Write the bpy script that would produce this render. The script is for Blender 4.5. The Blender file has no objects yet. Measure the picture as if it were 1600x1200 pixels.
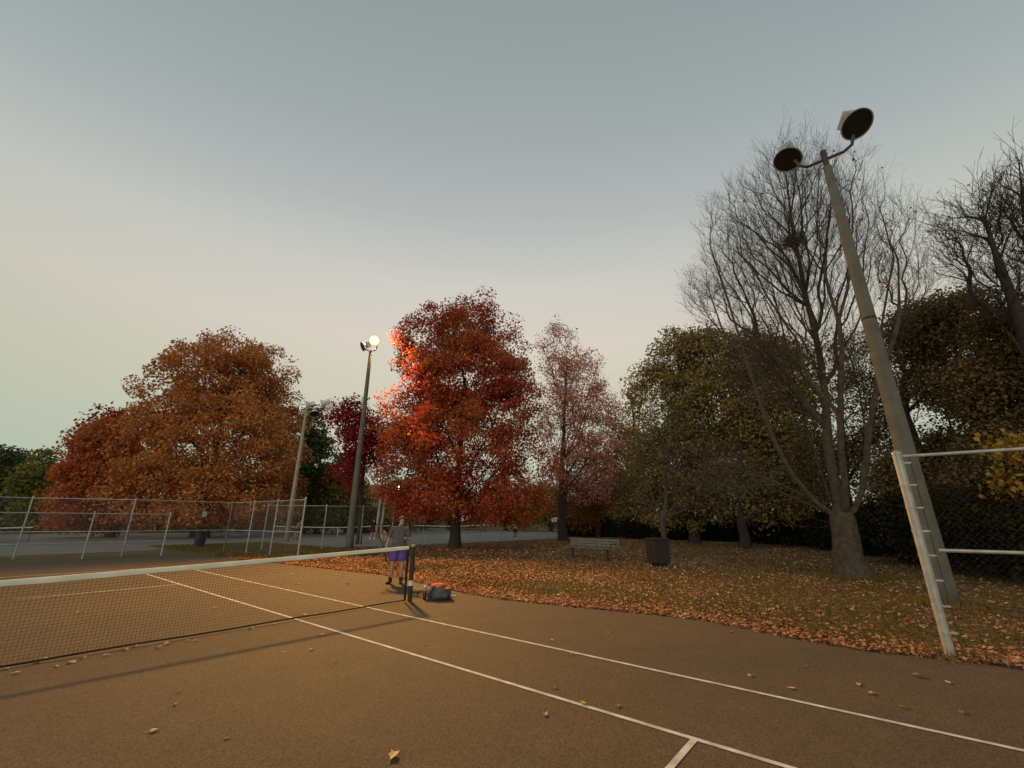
import bpy, bmesh, math, random
import numpy as np
from mathutils import Vector, Matrix
random.seed(7); RNG = np.random.default_rng(11)
R = math.radians
scene = bpy.context.scene
COL = scene.collection

# ------------------------------------------------------------------ camera
CAM = np.array([-5.2873, -7.8209, 1.5818])
YAW, PIT, ROL, FPX = 0.88124, 0.308216, 0.002834, 672.04      # FPX for a 1600 px wide picture
cam = bpy.data.cameras.new('camera'); co = bpy.data.objects.new('camera', cam); COL.objects.link(co)
cam.sensor_width = 36; cam.lens = 36 * FPX / 1600; cam.clip_end = 2000; cam.clip_start = 0.05
_f = np.array([math.sin(YAW) * math.cos(PIT), math.cos(YAW) * math.cos(PIT), math.sin(PIT)])
_r = np.array([math.cos(YAW), -math.sin(YAW), 0.0]); _u = np.cross(_r, _f)
_r2 = math.cos(ROL) * _r + math.sin(ROL) * _u; _u2 = -math.sin(ROL) * _r + math.cos(ROL) * _u
m = Matrix.Identity(4)
for i in range(3):
    m[i][0] = _r2[i]; m[i][1] = _u2[i]; m[i][2] = -_f[i]; m[i][3] = CAM[i]
co.matrix_world = m
scene.camera = co
scene.view_settings.view_transform = 'Standard'; scene.view_settings.look = 'None'
scene.view_settings.exposure = 0.0; scene.view_settings.gamma = 1.0
scene.view_settings.use_curve_mapping = False

# ------------------------------------------------------------------ sky at dusk
SUN_AZ = R(250)            # the sun has set behind the camera; measured from +Y towards +X
world = bpy.data.worlds.new('World'); scene.world = world; world.use_nodes = True
nt = world.node_tree; nt.nodes.clear()
def wn(t, **k):
    n = nt.nodes.new(t)
    for a, b in k.items(): setattr(n, a, b)
    return n
wo = wn('ShaderNodeOutputWorld'); bg = wn('ShaderNodeBackground')
sky = wn('ShaderNodeTexSky', sky_type='NISHITA', sun_disc=False)
sky.sun_elevation = R(1.0); sky.sun_rotation = SUN_AZ; sky.air_density = 1.0; sky.dust_density = 2.0; sky.ozone_density = 1.0
tc = wn('ShaderNodeTexCoord'); sep = wn('ShaderNodeSeparateXYZ'); ramp = wn('ShaderNodeValToRGB')
e = ramp.color_ramp.elements
stops = [(0.0, (.54, .61, .53)), (.12, (.56, .62, .49)), (.25, (.67, .65, .51)), (.38, (.74, .685, .59)), (.50, (.66, .655, .60)), (.62, (.49, .525, .52)), (.72, (.395, .445, .45)), (.87, (.295, .355, .365)), (1.0, (.26, .325, .34))]
e[0].position = stops[0][0]; e[0].color = (*stops[0][1], 1); e[1].position = 1; e[1].color = (*stops[-1][1], 1)
for p_, c_ in stops[1:-1]:
    x = e.new(p_); x.color = (*c_, 1)
hs = wn('ShaderNodeHueSaturation'); hs.inputs['Saturation'].default_value = .6; hs.inputs['Value'].default_value = .16
mx = wn('ShaderNodeMix', data_type='RGBA', blend_type='MIX'); mx.inputs[0].default_value = .12
L = nt.links.new
L(tc.outputs['Generated'], sep.inputs[0]); L(sep.outputs['Z'], ramp.inputs[0])
L(sky.outputs[0], hs.inputs['Color'])
# the clear sky is palest over the park in front and cools away to the sides
dt = wn('ShaderNodeVectorMath', operation='DOT_PRODUCT'); dt.inputs[1].default_value = (math.sin(R(46)), math.cos(R(46)), 0)
mrw = wn('ShaderNodeMapRange'); mrw.inputs[1].default_value = .15; mrw.inputs[2].default_value = 1.0
tint = wn('ShaderNodeMix', data_type='RGBA'); tint.inputs[6].default_value = (.70, .81, .83, 1); tint.inputs[7].default_value = (1.05, 1.03, 1.02, 1)
mul = wn('ShaderNodeMix', data_type='RGBA', blend_type='MULTIPLY'); mul.inputs[0].default_value = 1
cxy = wn('ShaderNodeCombineXYZ'); nrm = wn('ShaderNodeVectorMath', operation='NORMALIZE')
L(sep.outputs['X'], cxy.inputs[0]); L(sep.outputs['Y'], cxy.inputs[1]); L(cxy.outputs[0], nrm.inputs[0]); L(nrm.outputs[0], dt.inputs[0]); L(dt.outputs['Value'], mrw.inputs[0]); L(mrw.outputs[0], tint.inputs[0])
L(ramp.outputs[0], mul.inputs[6]); L(tint.outputs[2], mul.inputs[7]); L(mul.outputs[2], mx.inputs[6]); L(hs.outputs[0], mx.inputs[7]); L(mx.outputs[2], bg.inputs[0])
bg.inputs[1].default_value = 1.0
L(bg.outputs[0], wo.inputs[0])
sd = bpy.data.lights.new('sun', 'SUN'); so = bpy.data.objects.new('sun', sd); COL.objects.link(so)
sd.energy = 1.5; sd.angle = R(60); sd.color = (1.0, .84, .66)          # afterglow from behind, very soft
_se = R(11); sv = Vector((math.sin(SUN_AZ) * math.cos(_se), math.cos(SUN_AZ) * math.cos(_se), math.sin(_se)))
so.rotation_mode = 'QUATERNION'; so.rotation_quaternion = sv.to_track_quat('Z', 'Y')
LAMP_W = 40000.0           # the one lit floodlight (its lamp is built with the pole)
LAMP_COL = (1.0, .50, .13)

# ------------------------------------------------------------------ pixel helper: a point at a given horizontal distance along a view ray
def ray(px, py):
    return _r2 * ((px - 800) / FPX) + _u2 * ((600 - py) / FPX) + _f
def at(px, py, d):
    v = ray(px, py); t = d / math.hypot(v[0], v[1]); return CAM + v * t
def ground(px, py, z=0.0):
    v = ray(px, py); t = (z - CAM[2]) / v[2]; return CAM + v * t

# ------------------------------------------------------------------ materials
def node_mat(name):
    mt = bpy.data.materials.new(name); mt.use_nodes = True
    n = mt.node_tree; n.nodes.clear()
    return mt, n
def N(n, t, **k):
    x = n.nodes.new(t)
    for a, b in k.items(): setattr(x, a, b)
    return x
def mat(name, c1, c2=None, rough=.7, scale=6.0, metal=0.0, bump=0.0, bscale=None, spec=.3, detail=6):
    mt, n = node_mat(name)
    out = N(n, 'ShaderNodeOutputMaterial'); b = N(n, 'ShaderNodeBsdfPrincipled')
    b.inputs['Roughness'].default_value = rough; b.inputs['Metallic'].default_value = metal
    b.inputs['Specular IOR Level'].default_value = spec
    n.links.new(b.outputs[0], out.inputs[0])
    t = N(n, 'ShaderNodeTexCoord'); nz = N(n, 'ShaderNodeTexNoise'); nz.inputs['Scale'].default_value = scale; nz.inputs['Detail'].default_value = detail
    n.links.new(t.outputs['Object'], nz.inputs['Vector'])
    r = N(n, 'ShaderNodeValToRGB'); r.color_ramp.elements[0].position = .35; r.color_ramp.elements[1].position = .65
    r.color_ramp.elements[0].color = (*c1, 1); r.color_ramp.elements[1].color = (*(c2 or tuple(v * .75 for v in c1)), 1)
    n.links.new(nz.outputs['Fac'], r.inputs[0]); n.links.new(r.outputs[0], b.inputs['Base Color'])
    if bump:
        nb = N(n, 'ShaderNodeTexNoise'); nb.inputs['Scale'].default_value = bscale or scale * 4; nb.inputs['Detail'].default_value = 8
        n.links.new(t.outputs['Object'], nb.inputs['Vector'])
        bp = N(n, 'ShaderNodeBump'); bp.inputs['Strength'].default_value = bump; bp.inputs['Distance'].default_value = .02
        n.links.new(nb.outputs['Fac'], bp.inputs['Height']); n.links.new(bp.outputs[0], b.inputs['Normal'])
    return mt
def leaf_mat(name, cols, nscale=.35, transl=.35, bias=.5):
    """leaf colours: random per leaf, drifting slowly through the crown"""
    mt, n = node_mat(name)
    out = N(n, 'ShaderNodeOutputMaterial'); g = N(n, 'ShaderNodeNewGeometry'); t = N(n, 'ShaderNodeTexCoord')
    nz = N(n, 'ShaderNodeTexNoise'); nz.inputs['Scale'].default_value = nscale; nz.inputs['Detail'].default_value = 2
    n.links.new(t.outputs['Object'], nz.inputs['Vector'])
    mr = N(n, 'ShaderNodeMapRange'); mr.inputs[1].default_value = .3; mr.inputs[2].default_value = .7
    n.links.new(nz.outputs['Fac'], mr.inputs[0])
    ma = N(n, 'ShaderNodeMix', data_type='FLOAT'); ma.inputs[0].default_value = bias
    n.links.new(g.outputs['Random Per Island'], ma.inputs[2]); n.links.new(mr.outputs[0], ma.inputs[3])
    r = N(n, 'ShaderNodeValToRGB'); k = len(cols)
    el = r.color_ramp.elements
    el[0].position = .1; el[0].color = (*cols[0], 1); el[1].position = .9; el[1].color = (*cols[-1], 1)
    for i in range(1, k - 1):
        x = el.new(.1 + .8 * i / (k - 1)); x.color = (*cols[i], 1)
    n.links.new(ma.outputs[0], r.inputs[0])
    d = N(n, 'ShaderNodeBsdfDiffuse'); tr = N(n, 'ShaderNodeBsdfTranslucent'); ms = N(n, 'ShaderNodeMixShader'); ms.inputs[0].default_value = transl
    n.links.new(r.outputs[0], d.inputs[0]); n.links.new(r.outputs[0], tr.inputs[0])
    n.links.new(d.outputs[0], ms.inputs[1]); n.links.new(tr.outputs[0], ms.inputs[2]); n.links.new(ms.outputs[0], out.inputs[0])
    return mt
def emit_mat(name, inner, outer, s_in, s_out, radius):
    mt, n = node_mat(name)
    out = N(n, 'ShaderNodeOutputMaterial'); em = N(n, 'ShaderNodeEmission'); t = N(n, 'ShaderNodeTexCoord')
    le = N(n, 'ShaderNodeVectorMath', operation='LENGTH'); n.links.new(t.outputs['Object'], le.inputs[0])
    mr = N(n, 'ShaderNodeMapRange'); mr.inputs[1].default_value = radius * .35; mr.inputs[2].default_value = radius
    n.links.new(le.outputs['Value'], mr.inputs[0])
    mc = N(n, 'ShaderNodeMix', data_type='RGBA'); mc.inputs[6].default_value = (*inner, 1); mc.inputs[7].default_value = (*outer, 1)
    n.links.new(mr.outputs[0], mc.inputs[0]); n.links.new(mc.outputs[2], em.inputs[0])
    msx = N(n, 'ShaderNodeMapRange'); msx.inputs[3].default_value = s_in; msx.inputs[4].default_value = s_out
    n.links.new(mr.outputs[0], msx.inputs[0]); n.links.new(msx.outputs[0], em.inputs[1])
    n.links.new(em.outputs[0], out.inputs[0])
    return mt

M = {}
# asphalt court: fine aggregate, broad stains
def court_mat(name, a, b, c):
    mt, n = node_mat(name)
    out = N(n, 'ShaderNodeOutputMaterial'); p = N(n, 'ShaderNodeBsdfPrincipled'); t = N(n, 'ShaderNodeTexCoord')
    p.inputs['Roughness'].default_value = .85; p.inputs['Specular IOR Level'].default_value = .25
    def nz(s, d=4):
        x = N(n, 'ShaderNodeTexNoise'); x.inputs['Scale'].default_value = s; x.inputs['Detail'].default_value = d
        n.links.new(t.outputs['Object'], x.inputs['Vector']); return x
    big = nz(.35, 5); mid = nz(2.2, 6); fine = nz(75, 6); grain = nz(420, 1)
    r = N(n, 'ShaderNodeValToRGB'); r.color_ramp.elements[0].position = .36; r.color_ramp.elements[0].color = (*a, 1)
    r.color_ramp.elements[1].position = .64; r.color_ramp.elements[1].color = (*b, 1)
    n.links.new(big.outputs['Fac'], r.inputs[0])
    m1 = N(n, 'ShaderNodeMix', data_type='RGBA'); m1.inputs[7].default_value = (*c, 1)
    rr = N(n, 'ShaderNodeMapRange'); rr.inputs[1].default_value = .5; rr.inputs[2].default_value = .72; rr.inputs[4].default_value = .55
    n.links.new(mid.outputs['Fac'], rr.inputs[0]); n.links.new(rr.outputs[0], m1.inputs[0]); n.links.new(r.outputs[0], m1.inputs[6])
    m2 = N(n, 'ShaderNodeMix', data_type='RGBA', blend_type='MULTIPLY'); m2.inputs[0].default_value = 1
    fr = N(n, 'ShaderNodeMapRange'); fr.inputs[1].default_value = .3; fr.inputs[2].default_value = .7; fr.inputs[3].default_value = .45; fr.inputs[4].default_value = 1.55
    n.links.new(fine.outputs['Fac'], fr.inputs[0])
    cc = N(n, 'ShaderNodeCombineColor'); [n.links.new(fr.outputs[0], cc.inputs[i]) for i in range(3)]
    n.links.new(m1.outputs[2], m2.inputs[6]); n.links.new(cc.outputs[0], m2.inputs[7]); n.links.new(m2.outputs[2], p.inputs['Base Color'])
    bp = N(n, 'ShaderNodeBump'); bp.inputs['Strength'].default_value = .5; bp.inputs['Distance'].default_value = .004
    n.links.new(grain.outputs['Fac'], bp.inputs['Height']); n.links.new(bp.outputs[0], p.inputs['Normal'])
    n.links.new(p.outputs[0], out.inputs[0]); return mt
M['court'] = court_mat('court_asphalt', (.098, .068, .038), (.078, .058, .036), (.116, .081, .045))
M['court2'] = court_mat('far_court_asphalt', (.215, .195, .175), (.18, .165, .15), (.23, .21, .19))
# lawn
def lawn_mat():
    mt, n = node_mat('lawn')
    out = N(n, 'ShaderNodeOutputMaterial'); p = N(n, 'ShaderNodeBsdfPrincipled'); t = N(n, 'ShaderNodeTexCoord')
    p.inputs['Roughness'].default_value = 1; p.inputs['Specular IOR Level'].default_value = .1
    def nz(s, d=5):
        x = N(n, 'ShaderNodeTexNoise'); x.inputs['Scale'].default_value = s; x.inputs['Detail'].default_value = d
        n.links.new(t.outputs['Object'], x.inputs['Vector']); return x
    a = nz(.22); f = nz(9, 8); h = nz(60, 3)
    r = N(n, 'ShaderNodeValToRGB'); el = r.color_ramp.elements
    el[0].position = .36; el[0].color = (.135, .11, .045, 1); el[1].position = .66; el[1].color = (.225, .155, .092, 1)
    x = el.new(.5); x.color = (.155, .115, .055, 1)
    n.links.new(a.outputs['Fac'], r.inputs[0])
    r2 = N(n, 'ShaderNodeValToRGB'); r2.color_ramp.elements[0].position = .4; r2.color_ramp.elements[0].color = (.55, .55, .5, 1)
    r2.color_ramp.elements[1].position = .62; r2.color_ramp.elements[1].color = (1.5, 1.35, 1.1, 1)
    n.links.new(f.outputs['Fac'], r2.inputs[0])
    mm = N(n, 'ShaderNodeMix', data_type='RGBA', blend_type='MULTIPLY'); mm.inputs[0].default_value = 1
    n.links.new(r.outputs[0], mm.inputs[6]); n.links.new(r2.outputs[0], mm.inputs[7]); n.links.new(mm.outputs[2], p.inputs['Base Color'])
    bp = N(n, 'ShaderNodeBump'); bp.inputs['Strength'].default_value = .8; bp.inputs['Distance'].default_value = .03
    n.links.new(h.outputs['Fac'], bp.inputs['Height']); n.links.new(bp.outputs[0], p.inputs['Normal'])
    n.links.new(p.outputs[0], out.inputs[0]); return mt
M['lawn'] = lawn_mat()
M['line'] = mat('worn_white_line', (.62, .61, .57), (.40, .38, .34), .8, 7, bump=.2, bscale=120)
M['tape'] = mat('net_tape', (.84, .79, .62), (.70, .65, .50), .8, 3)
M['net'] = mat('net_cord', (.020, .019, .018), None, .9, 5)
M['dark_paint'] = mat('dark_green_paint', (.022, .026, .020), (.035, .034, .026), .5, 8)
M['cap'] = mat('post_cap', (.30, .27, .22), (.2, .17, .13), .5, 8)
M['sticker'] = mat('sticker', (.75, .74, .70), None, .6, 5)
M['galv'] = mat('galvanised_steel', (.42, .41, .37), (.30, .295, .265), .5, 9, metal=.35)
M['wire'] = mat('chain_link_wire', (.22, .22, .21), None, .6, 9, metal=.3)
M['old_wire'] = mat('old_wire', (.05, .05, .045), None, .8, 9)
M['concrete'] = mat('pole_concrete', (.13, .122, .098), (.095, .09, .074), .9, 3, bump=.3, bscale=40)
M['lit_tone_concrete'] = mat('lit_tone_pole_concrete', (.34, .29, .21), (.26, .22, .16), .9, 3)  # lighter copy of the pole concrete: warm light on the distant pole, put into colour
M['rust'] = mat('rusty_pipe', (.075, .055, .045), (.05, .035, .03), .7, 9)
M['alu'] = mat('lamp_housing', (.42, .41, .38), (.30, .29, .27), .5, 5, metal=.3)
M['pale'] = mat('lit_tone_lamp_housing', (.66, .63, .55), (.52, .50, .44), .6, 5)  # brighter housing copy; lamplight caught by the distant heads is painted into it
M['glass'] = mat('dark_lens', (.018, .017, .012), (.03, .027, .02), .35, 3, spec=.3)
M['bark'] = mat('grey_bark', (.085, .066, .046), (.045, .034, .025), .95, 7, bump=.7, bscale=24)
M['bark_dark'] = mat('dark_bark', (.050, .038, .030), (.028, .021, .017), .95, 7, bump=.6, bscale=24)
M['bark_pale'] = mat('pale_bark', (.48, .45, .38), (.3, .27, .22), .9, 5, bump=.4)
M['twig'] = mat('twig_bark', (.10, .076, .058), (.065, .048, .037), .95, 5)
M['bench'] = mat('weathered_slat', (.16, .155, .13), (.10, .098, .08), .85, 9)
M['iron'] = mat('dark_iron', (.018, .018, .018), None, .6, 9)
M['bin'] = mat('bin_panel', (.036, .024, .021), (.024, .017, .015), .7, 6)
M['shirt'] = mat('grey_shirt', (.105, .105, .10), (.075, .075, .072), .95, 14)
M['shorts'] = mat('purple_cloth', (.15, .075, .36), (.10, .05, .26), .9, 9)
M['skin'] = mat('skin', (.46, .27, .19), (.40, .23, .16), .6, 9)
M['hair'] = mat('brown_hair', (.075, .035, .022), (.04, .02, .013), .8, 20)
M['band'] = mat('headband', (.20, .11, .08), None, .9, 9)
M['shoe'] = mat('dark_shoe', (.018, .018, .02), None, .7, 9)
M['black'] = mat('black_plastic', (.012, .012, .014), None, .5, 9)
M['bag'] = mat('grey_canvas', (.10, .105, .115), (.06, .065, .07), .9, 12, bump=.4)
M['orange'] = mat('orange_cloth', (.85, .20, .045), (.65, .14, .03), .8, 12)
M['bottle'] = mat('maroon_bottle', (.11, .018, .016), None, .35, 9, spec=.5)
M['white'] = mat('white_plastic', (.78, .77, .74), (.68, .67, .64), .5, 9)
M['darkcloth'] = mat('dark_cloth', (.02, .012, .014), None, .9, 9)
M['redcloth'] = mat('dark_red_cloth', (.06, .013, .013), None, .9, 9)
M['whitecloth'] = mat('pale_cloth', (.55, .53, .50), None, .9, 9)
M['tancloth'] = mat('tan_cloth', (.24, .18, .13), None, .9, 9)
M['wall'] = mat('house_wall', (.62, .52, .38), (.55, .46, .33), .9, 2)
M['roof'] = mat('house_roof', (.34, .17, .13), (.26, .13, .10), .9, 4, bump=.4)
M['nest'] = mat('nest_sticks', (.045, .033, .025), (.03, .02, .015), 1, 9)
M['window'] = mat('house_window', (.05, .055, .06), None, .2, 3)

# ------------------------------------------------------------------ mesh helpers
def tag(o, label=None, cat=None, group=None, kind=None):
    if label: o['label'] = label
    if cat: o['category'] = cat
    if group: o['group'] = group
    if kind: o['kind'] = kind
    return o
def empty(name, loc, rz=0.0):
    o = bpy.data.objects.new(name, None); COL.objects.link(o); o.location = loc; o.rotation_euler = (0, 0, rz); o.empty_display_size = .2
    return o
class MB:
    def __init__(s): s.v = []; s.f = []
    def add(s, vs, fs):
        o = len(s.v); s.v += [tuple(map(float, x)) for x in vs]; s.f += [tuple(i + o for i in f) for f in fs]; return s
    def box(s, c, d, mtx=None):
        vs = [Vector((x * d[0] / 2, y * d[1] / 2, z * d[2] / 2)) for x in (-1, 1) for y in (-1, 1) for z in (-1, 1)]
        if mtx is not None: vs = [mtx @ v for v in vs]
        vs = [v + Vector(c) for v in vs]
        return s.add(vs, [(0, 1, 3, 2), (4, 6, 7, 5), (0, 4, 5, 1), (2, 3, 7, 6), (0, 2, 6, 4), (1, 5, 7, 3)])
    def tube(s, pts, rad, n=10, cap=True, flat=(1, 1)):
        pts = [Vector(map(float, p)) for p in pts]
        if not hasattr(rad, '__len__'): rad = [rad] * len(pts)
        rings = []; prev = None
        for i, p in enumerate(pts):
            a = pts[max(i - 1, 0)]; b = pts[min(i + 1, len(pts) - 1)]; t = (b - a)
            t = t.normalized() if t.length > 1e-9 else Vector((0, 0, 1))
            if prev is None:
                ref = Vector((0, 0, 1)) if abs(t.z) < .9 else Vector((0, 1, 0))
                x = t.cross(ref).normalized()
            else:
                x = (prev - t * prev.dot(t)).normalized()
            prev = x; y = t.cross(x)
            rings.append([p + x * math.cos(k * 2 * math.pi / n) * rad[i] * flat[0] + y * math.sin(k * 2 * math.pi / n) * rad[i] * flat[1] for k in range(n)])
        vs = [q for r_ in rings for q in r_]; fs = []
        for i in range(len(pts) - 1):
            for k in range(n):
                fs.append((i * n + k, i * n + (k + 1) % n, (i + 1) * n + (k + 1) % n, (i + 1) * n + k))
        if cap:
            fs.append(tuple(reversed(range(n)))); fs.append(tuple((len(pts) - 1) * n + k for k in range(n)))
        return s.add(vs, fs)
    def loft(s, rings, n=14):
        """rings: (centre, rx, ry) in horizontal slices"""
        vs = []; fs = []
        for c, rx, ry in rings:
            for k in range(n):
                a = 2 * math.pi * k / n; vs.append((c[0] + math.cos(a) * rx, c[1] + math.sin(a) * ry, c[2]))
        for i in range(len(rings) - 1):
            for k in range(n): fs.append((i * n + k, i * n + (k + 1) % n, (i + 1) * n + (k + 1) % n, (i + 1) * n + k))
        fs.append(tuple(reversed(range(n)))); fs.append(tuple((len(rings) - 1) * n + k for k in range(n)))
        return s.add(vs, fs)
    def ball(s, c, r, nu=14, nv=9, mtx=None):
        if not hasattr(r, '__len__'): r = (r, r, r)
        vs = [Vector((0, 0, r[2]))]; fs = []
        for j in range(1, nv):
            t = math.pi * j / nv
            for i in range(nu):
                a = 2 * math.pi * i / nu; vs.append(Vector((math.sin(t) * math.cos(a) * r[0], math.sin(t) * math.sin(a) * r[1], math.cos(t) * r[2])))
        vs.append(Vector((0, 0, -r[2])))
        for i in range(nu): fs.append((0, 1 + i, 1 + (i + 1) % nu))
        for j in range(nv - 2):
            for i in range(nu):
                a = 1 + j * nu + i; b = 1 + j * nu + (i + 1) % nu; fs.append((a, a + nu, b + nu, b))
        l = len(vs) - 1
        for i in range(nu): fs.append((l, 1 + (nv - 2) * nu + (i + 1) % nu, 1 + (nv - 2) * nu + i))
        if mtx is not None: vs = [mtx @ v for v in vs]
        return s.add([v + Vector(c) for v in vs], fs)
    def build(s, name, material, parent=None, smooth=False, bevel=0, loc=None):
        me = bpy.data.meshes.new(name); me.from_pydata(s.v, [], s.f); me.update()
        if material: me.materials.append(material)
        if smooth: me.shade_smooth()
        o = bpy.data.objects.new(name, me); COL.objects.link(o)
        if parent: o.parent = parent
        if loc is not None: o.location = loc
        if bevel:
            b = o.modifiers.new('bevel', 'BEVEL'); b.width = bevel; b.segments = 2; b.limit_method = 'ANGLE'
        return o
def np_obj(name, V, F, material, parent=None, smooth=False):
    """V (n,3), F (m,3|4) numpy"""
    me = bpy.data.meshes.new(name); k = F.shape[1]
    me.vertices.add(len(V)); me.vertices.foreach_set('co', np.ascontiguousarray(V, dtype=np.float32).ravel())
    me.loops.add(F.size); me.loops.foreach_set('vertex_index', np.ascontiguousarray(F, dtype=np.int32).ravel())
    me.polygons.add(len(F)); me.polygons.foreach_set('loop_start', np.arange(0, F.size, k, dtype=np.int32))
    try: me.polygons.foreach_set('loop_total', np.full(len(F), k, dtype=np.int32))
    except Exception: pass
    me.update(calc_edges=True); me.validate()
    me.materials.append(material)
    if smooth: me.shade_smooth()
    o = bpy.data.objects.new(name, me); COL.objects.link(o)
    if parent: o.parent = parent
    return o
def prisms(A, B, r, sides=3):
    """thin straight wires from A to B (n,3) as one vertex/face set"""
    A = np.asarray(A, float); B = np.asarray(B, float); d = B - A; ln = np.linalg.norm(d, axis=1, keepdims=True) + 1e-12; d = d / ln
    ref = np.where(np.abs(d[:, 2:3]) > .9, np.array([[1., 0, 0]]), np.array([[0., 0, 1]]))
    x = np.cross(d, ref); x /= np.linalg.norm(x, axis=1, keepdims=True); y = np.cross(d, x)
    r = np.broadcast_to(np.asarray(r, float).reshape(-1, 1) if np.ndim(r) else np.full((len(A), 1), r), (len(A), 1))
    n = len(A); V = np.zeros((n, 2 * sides, 3))
    for k in range(sides):
        a = 2 * math.pi * k / sides; o = (x * math.cos(a) + y * math.sin(a)) * r
        V[:, k] = A + o; V[:, sides + k] = B + o
    base = (np.arange(n) * 2 * sides)[:, None]
    F = np.concatenate([base + np.array([[k, (k + 1) % sides, sides + (k + 1) % sides, sides + k]]) for k in range(sides)], axis=0)
    return V.reshape(-1, 3), F
def leaves_np(P, size, rng, wide=.8, flat=0.0, curl=.25, tip=None):
    """one kite-shaped quad per leaf; flat -> 1 lies on the ground"""
    n = len(P); size = np.broadcast_to(size, (n,)).reshape(-1, 1)
    ax = rng.normal(size=(n, 3)); ax[:, 2] *= (1 - flat); ax[:, 2] -= .35 * (1 - flat); ax /= np.linalg.norm(ax, axis=1, keepdims=True)
    nr = rng.normal(size=(n, 3)); nr[:, 2] = np.abs(nr[:, 2]) + .6 + flat * 3
    s = np.cross(nr, ax); s /= np.linalg.norm(s, axis=1, keepdims=True) + 1e-9
    nn = np.cross(ax, s)
    c = curl * rng.uniform(.2, 1.3, size=(n, 1))
    v0 = P; v1 = P + size * (ax * .48 + s * wide * .5 + nn * c * .5); v2 = P + size * (ax + nn * c * rng.uniform(-.6, .8, size=(n, 1))); v3 = P + size * (ax * .42 - s * wide * .5 + nn * c * .5)
    V = np.stack([v0, v1, v2, v3], axis=1).reshape(-1, 3)
    F = np.arange(n * 4).reshape(n, 4)
    return V, F

# ------------------------------------------------------------------ ground, courts, lines
def sheet(name, poly, z, material, kind='structure'):
    me = bpy.data.meshes.new(name); bm = bmesh.new()
    vs = [bm.verts.new((x, y, z)) for x, y in poly]; f = bm.faces.new(vs)
    if f.normal.z < 0: f.normal_flip()
    bmesh.ops.triangulate(bm, faces=[f]); bm.to_mesh(me); bm.free(); me.materials.append(material)
    o = bpy.data.objects.new(name, me); COL.objects.link(o); tag(o, kind=kind); return o
sheet('lawn', [(-700, -700), (700, -700), (700, 700), (-700, 700)], 0, M['lawn'])
edge = [(3.4, -30), (3.0, -12), (2.82, -8.8), (2.70, -8.1), (2.52, -7.3), (2.66, -6.5), (3.05, -5.2), (2.92, -4.1), (2.66, -2.9), (2.42, -1.5), (2.42, -.5), (2.62, .7), (3.0, 2.6), (3.3, 4), (3.1, 7), (2.9, 10.5), (2.5, 11.5), (2.55, 14.3), (2.4, 16.4), (2.3, 18.2)]
ee = []
for (a, b) in zip(edge[:-1], edge[1:]):
    for k in range(6):
        t = k / 6; ee.append((a[0] + (b[0] - a[0]) * t + random.uniform(-.06, .06), a[1] + (b[1] - a[1]) * t))
ee.append(edge[-1])
def patches(name, polys, z, material):
    q = MB()
    for p_ in polys: q.add([(x, y, z) for x, y in p_], [tuple(range(len(p_)))])
    return tag(q.build(name, material), kind='structure')
patches('court', [[(-60, a[1]), (a[0], a[1]), (b[0], b[1]), (-60, b[1])] for a, b in zip(ee[:-1], ee[1:])], .006, M['court'])
patches('far_courts', [[(-70, 22.9), (1.6, 23.2), (1.6, 70), (-70, 70)], [(1.6, 23.2), (3.8, 26.8), (3.8, 70), (1.6, 70)], [(3.8, 26.8), (6.5, 28.6), (6.5, 70), (3.8, 70)], [(6.5, 28.6), (9.2, 28.2), (9.2, 70), (6.5, 70)],
        [(9.2, 18.4), (15, 16.8), (30, 16.3), (46, 17.5), (52, 22), (56, 70), (9.2, 70)]], .006, M['court2'])
Z = .011
NEARX = -1.372; FARX = -9.601; DX = -10.973; CX = -5.4865; BL = 11.885; SV = 6.40
def line(name, x0, y0, x1, y1): 
    sheet(name, [(x0, y0), (x1, y0), (x1, y1), (x0, y1)], Z, M['line'])
w = .05
line('doubles_line', -w, -BL, 0, BL); line('singles_line', NEARX - w / 2, -BL, NEARX + w / 2, BL)
line('singles_line', FARX - w / 2, -BL, FARX + w / 2, BL); line('doubles_line', DX, -BL, DX + w, BL)
for y in (-SV, SV):
    line('service_line', FARX + w / 2, y - w / 2, NEARX - w / 2, y + w / 2)
line('centre_line', CX - w / 2, -SV + w / 2, CX + w / 2, SV - w / 2)
for y in (-BL, BL - .06):
    for x0, x1 in ((DX + w, FARX - w / 2), (FARX + w / 2, NEARX - w / 2), (NEARX + w / 2, -w)): line('baseline', x0, y, x1, y + .06)

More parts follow.
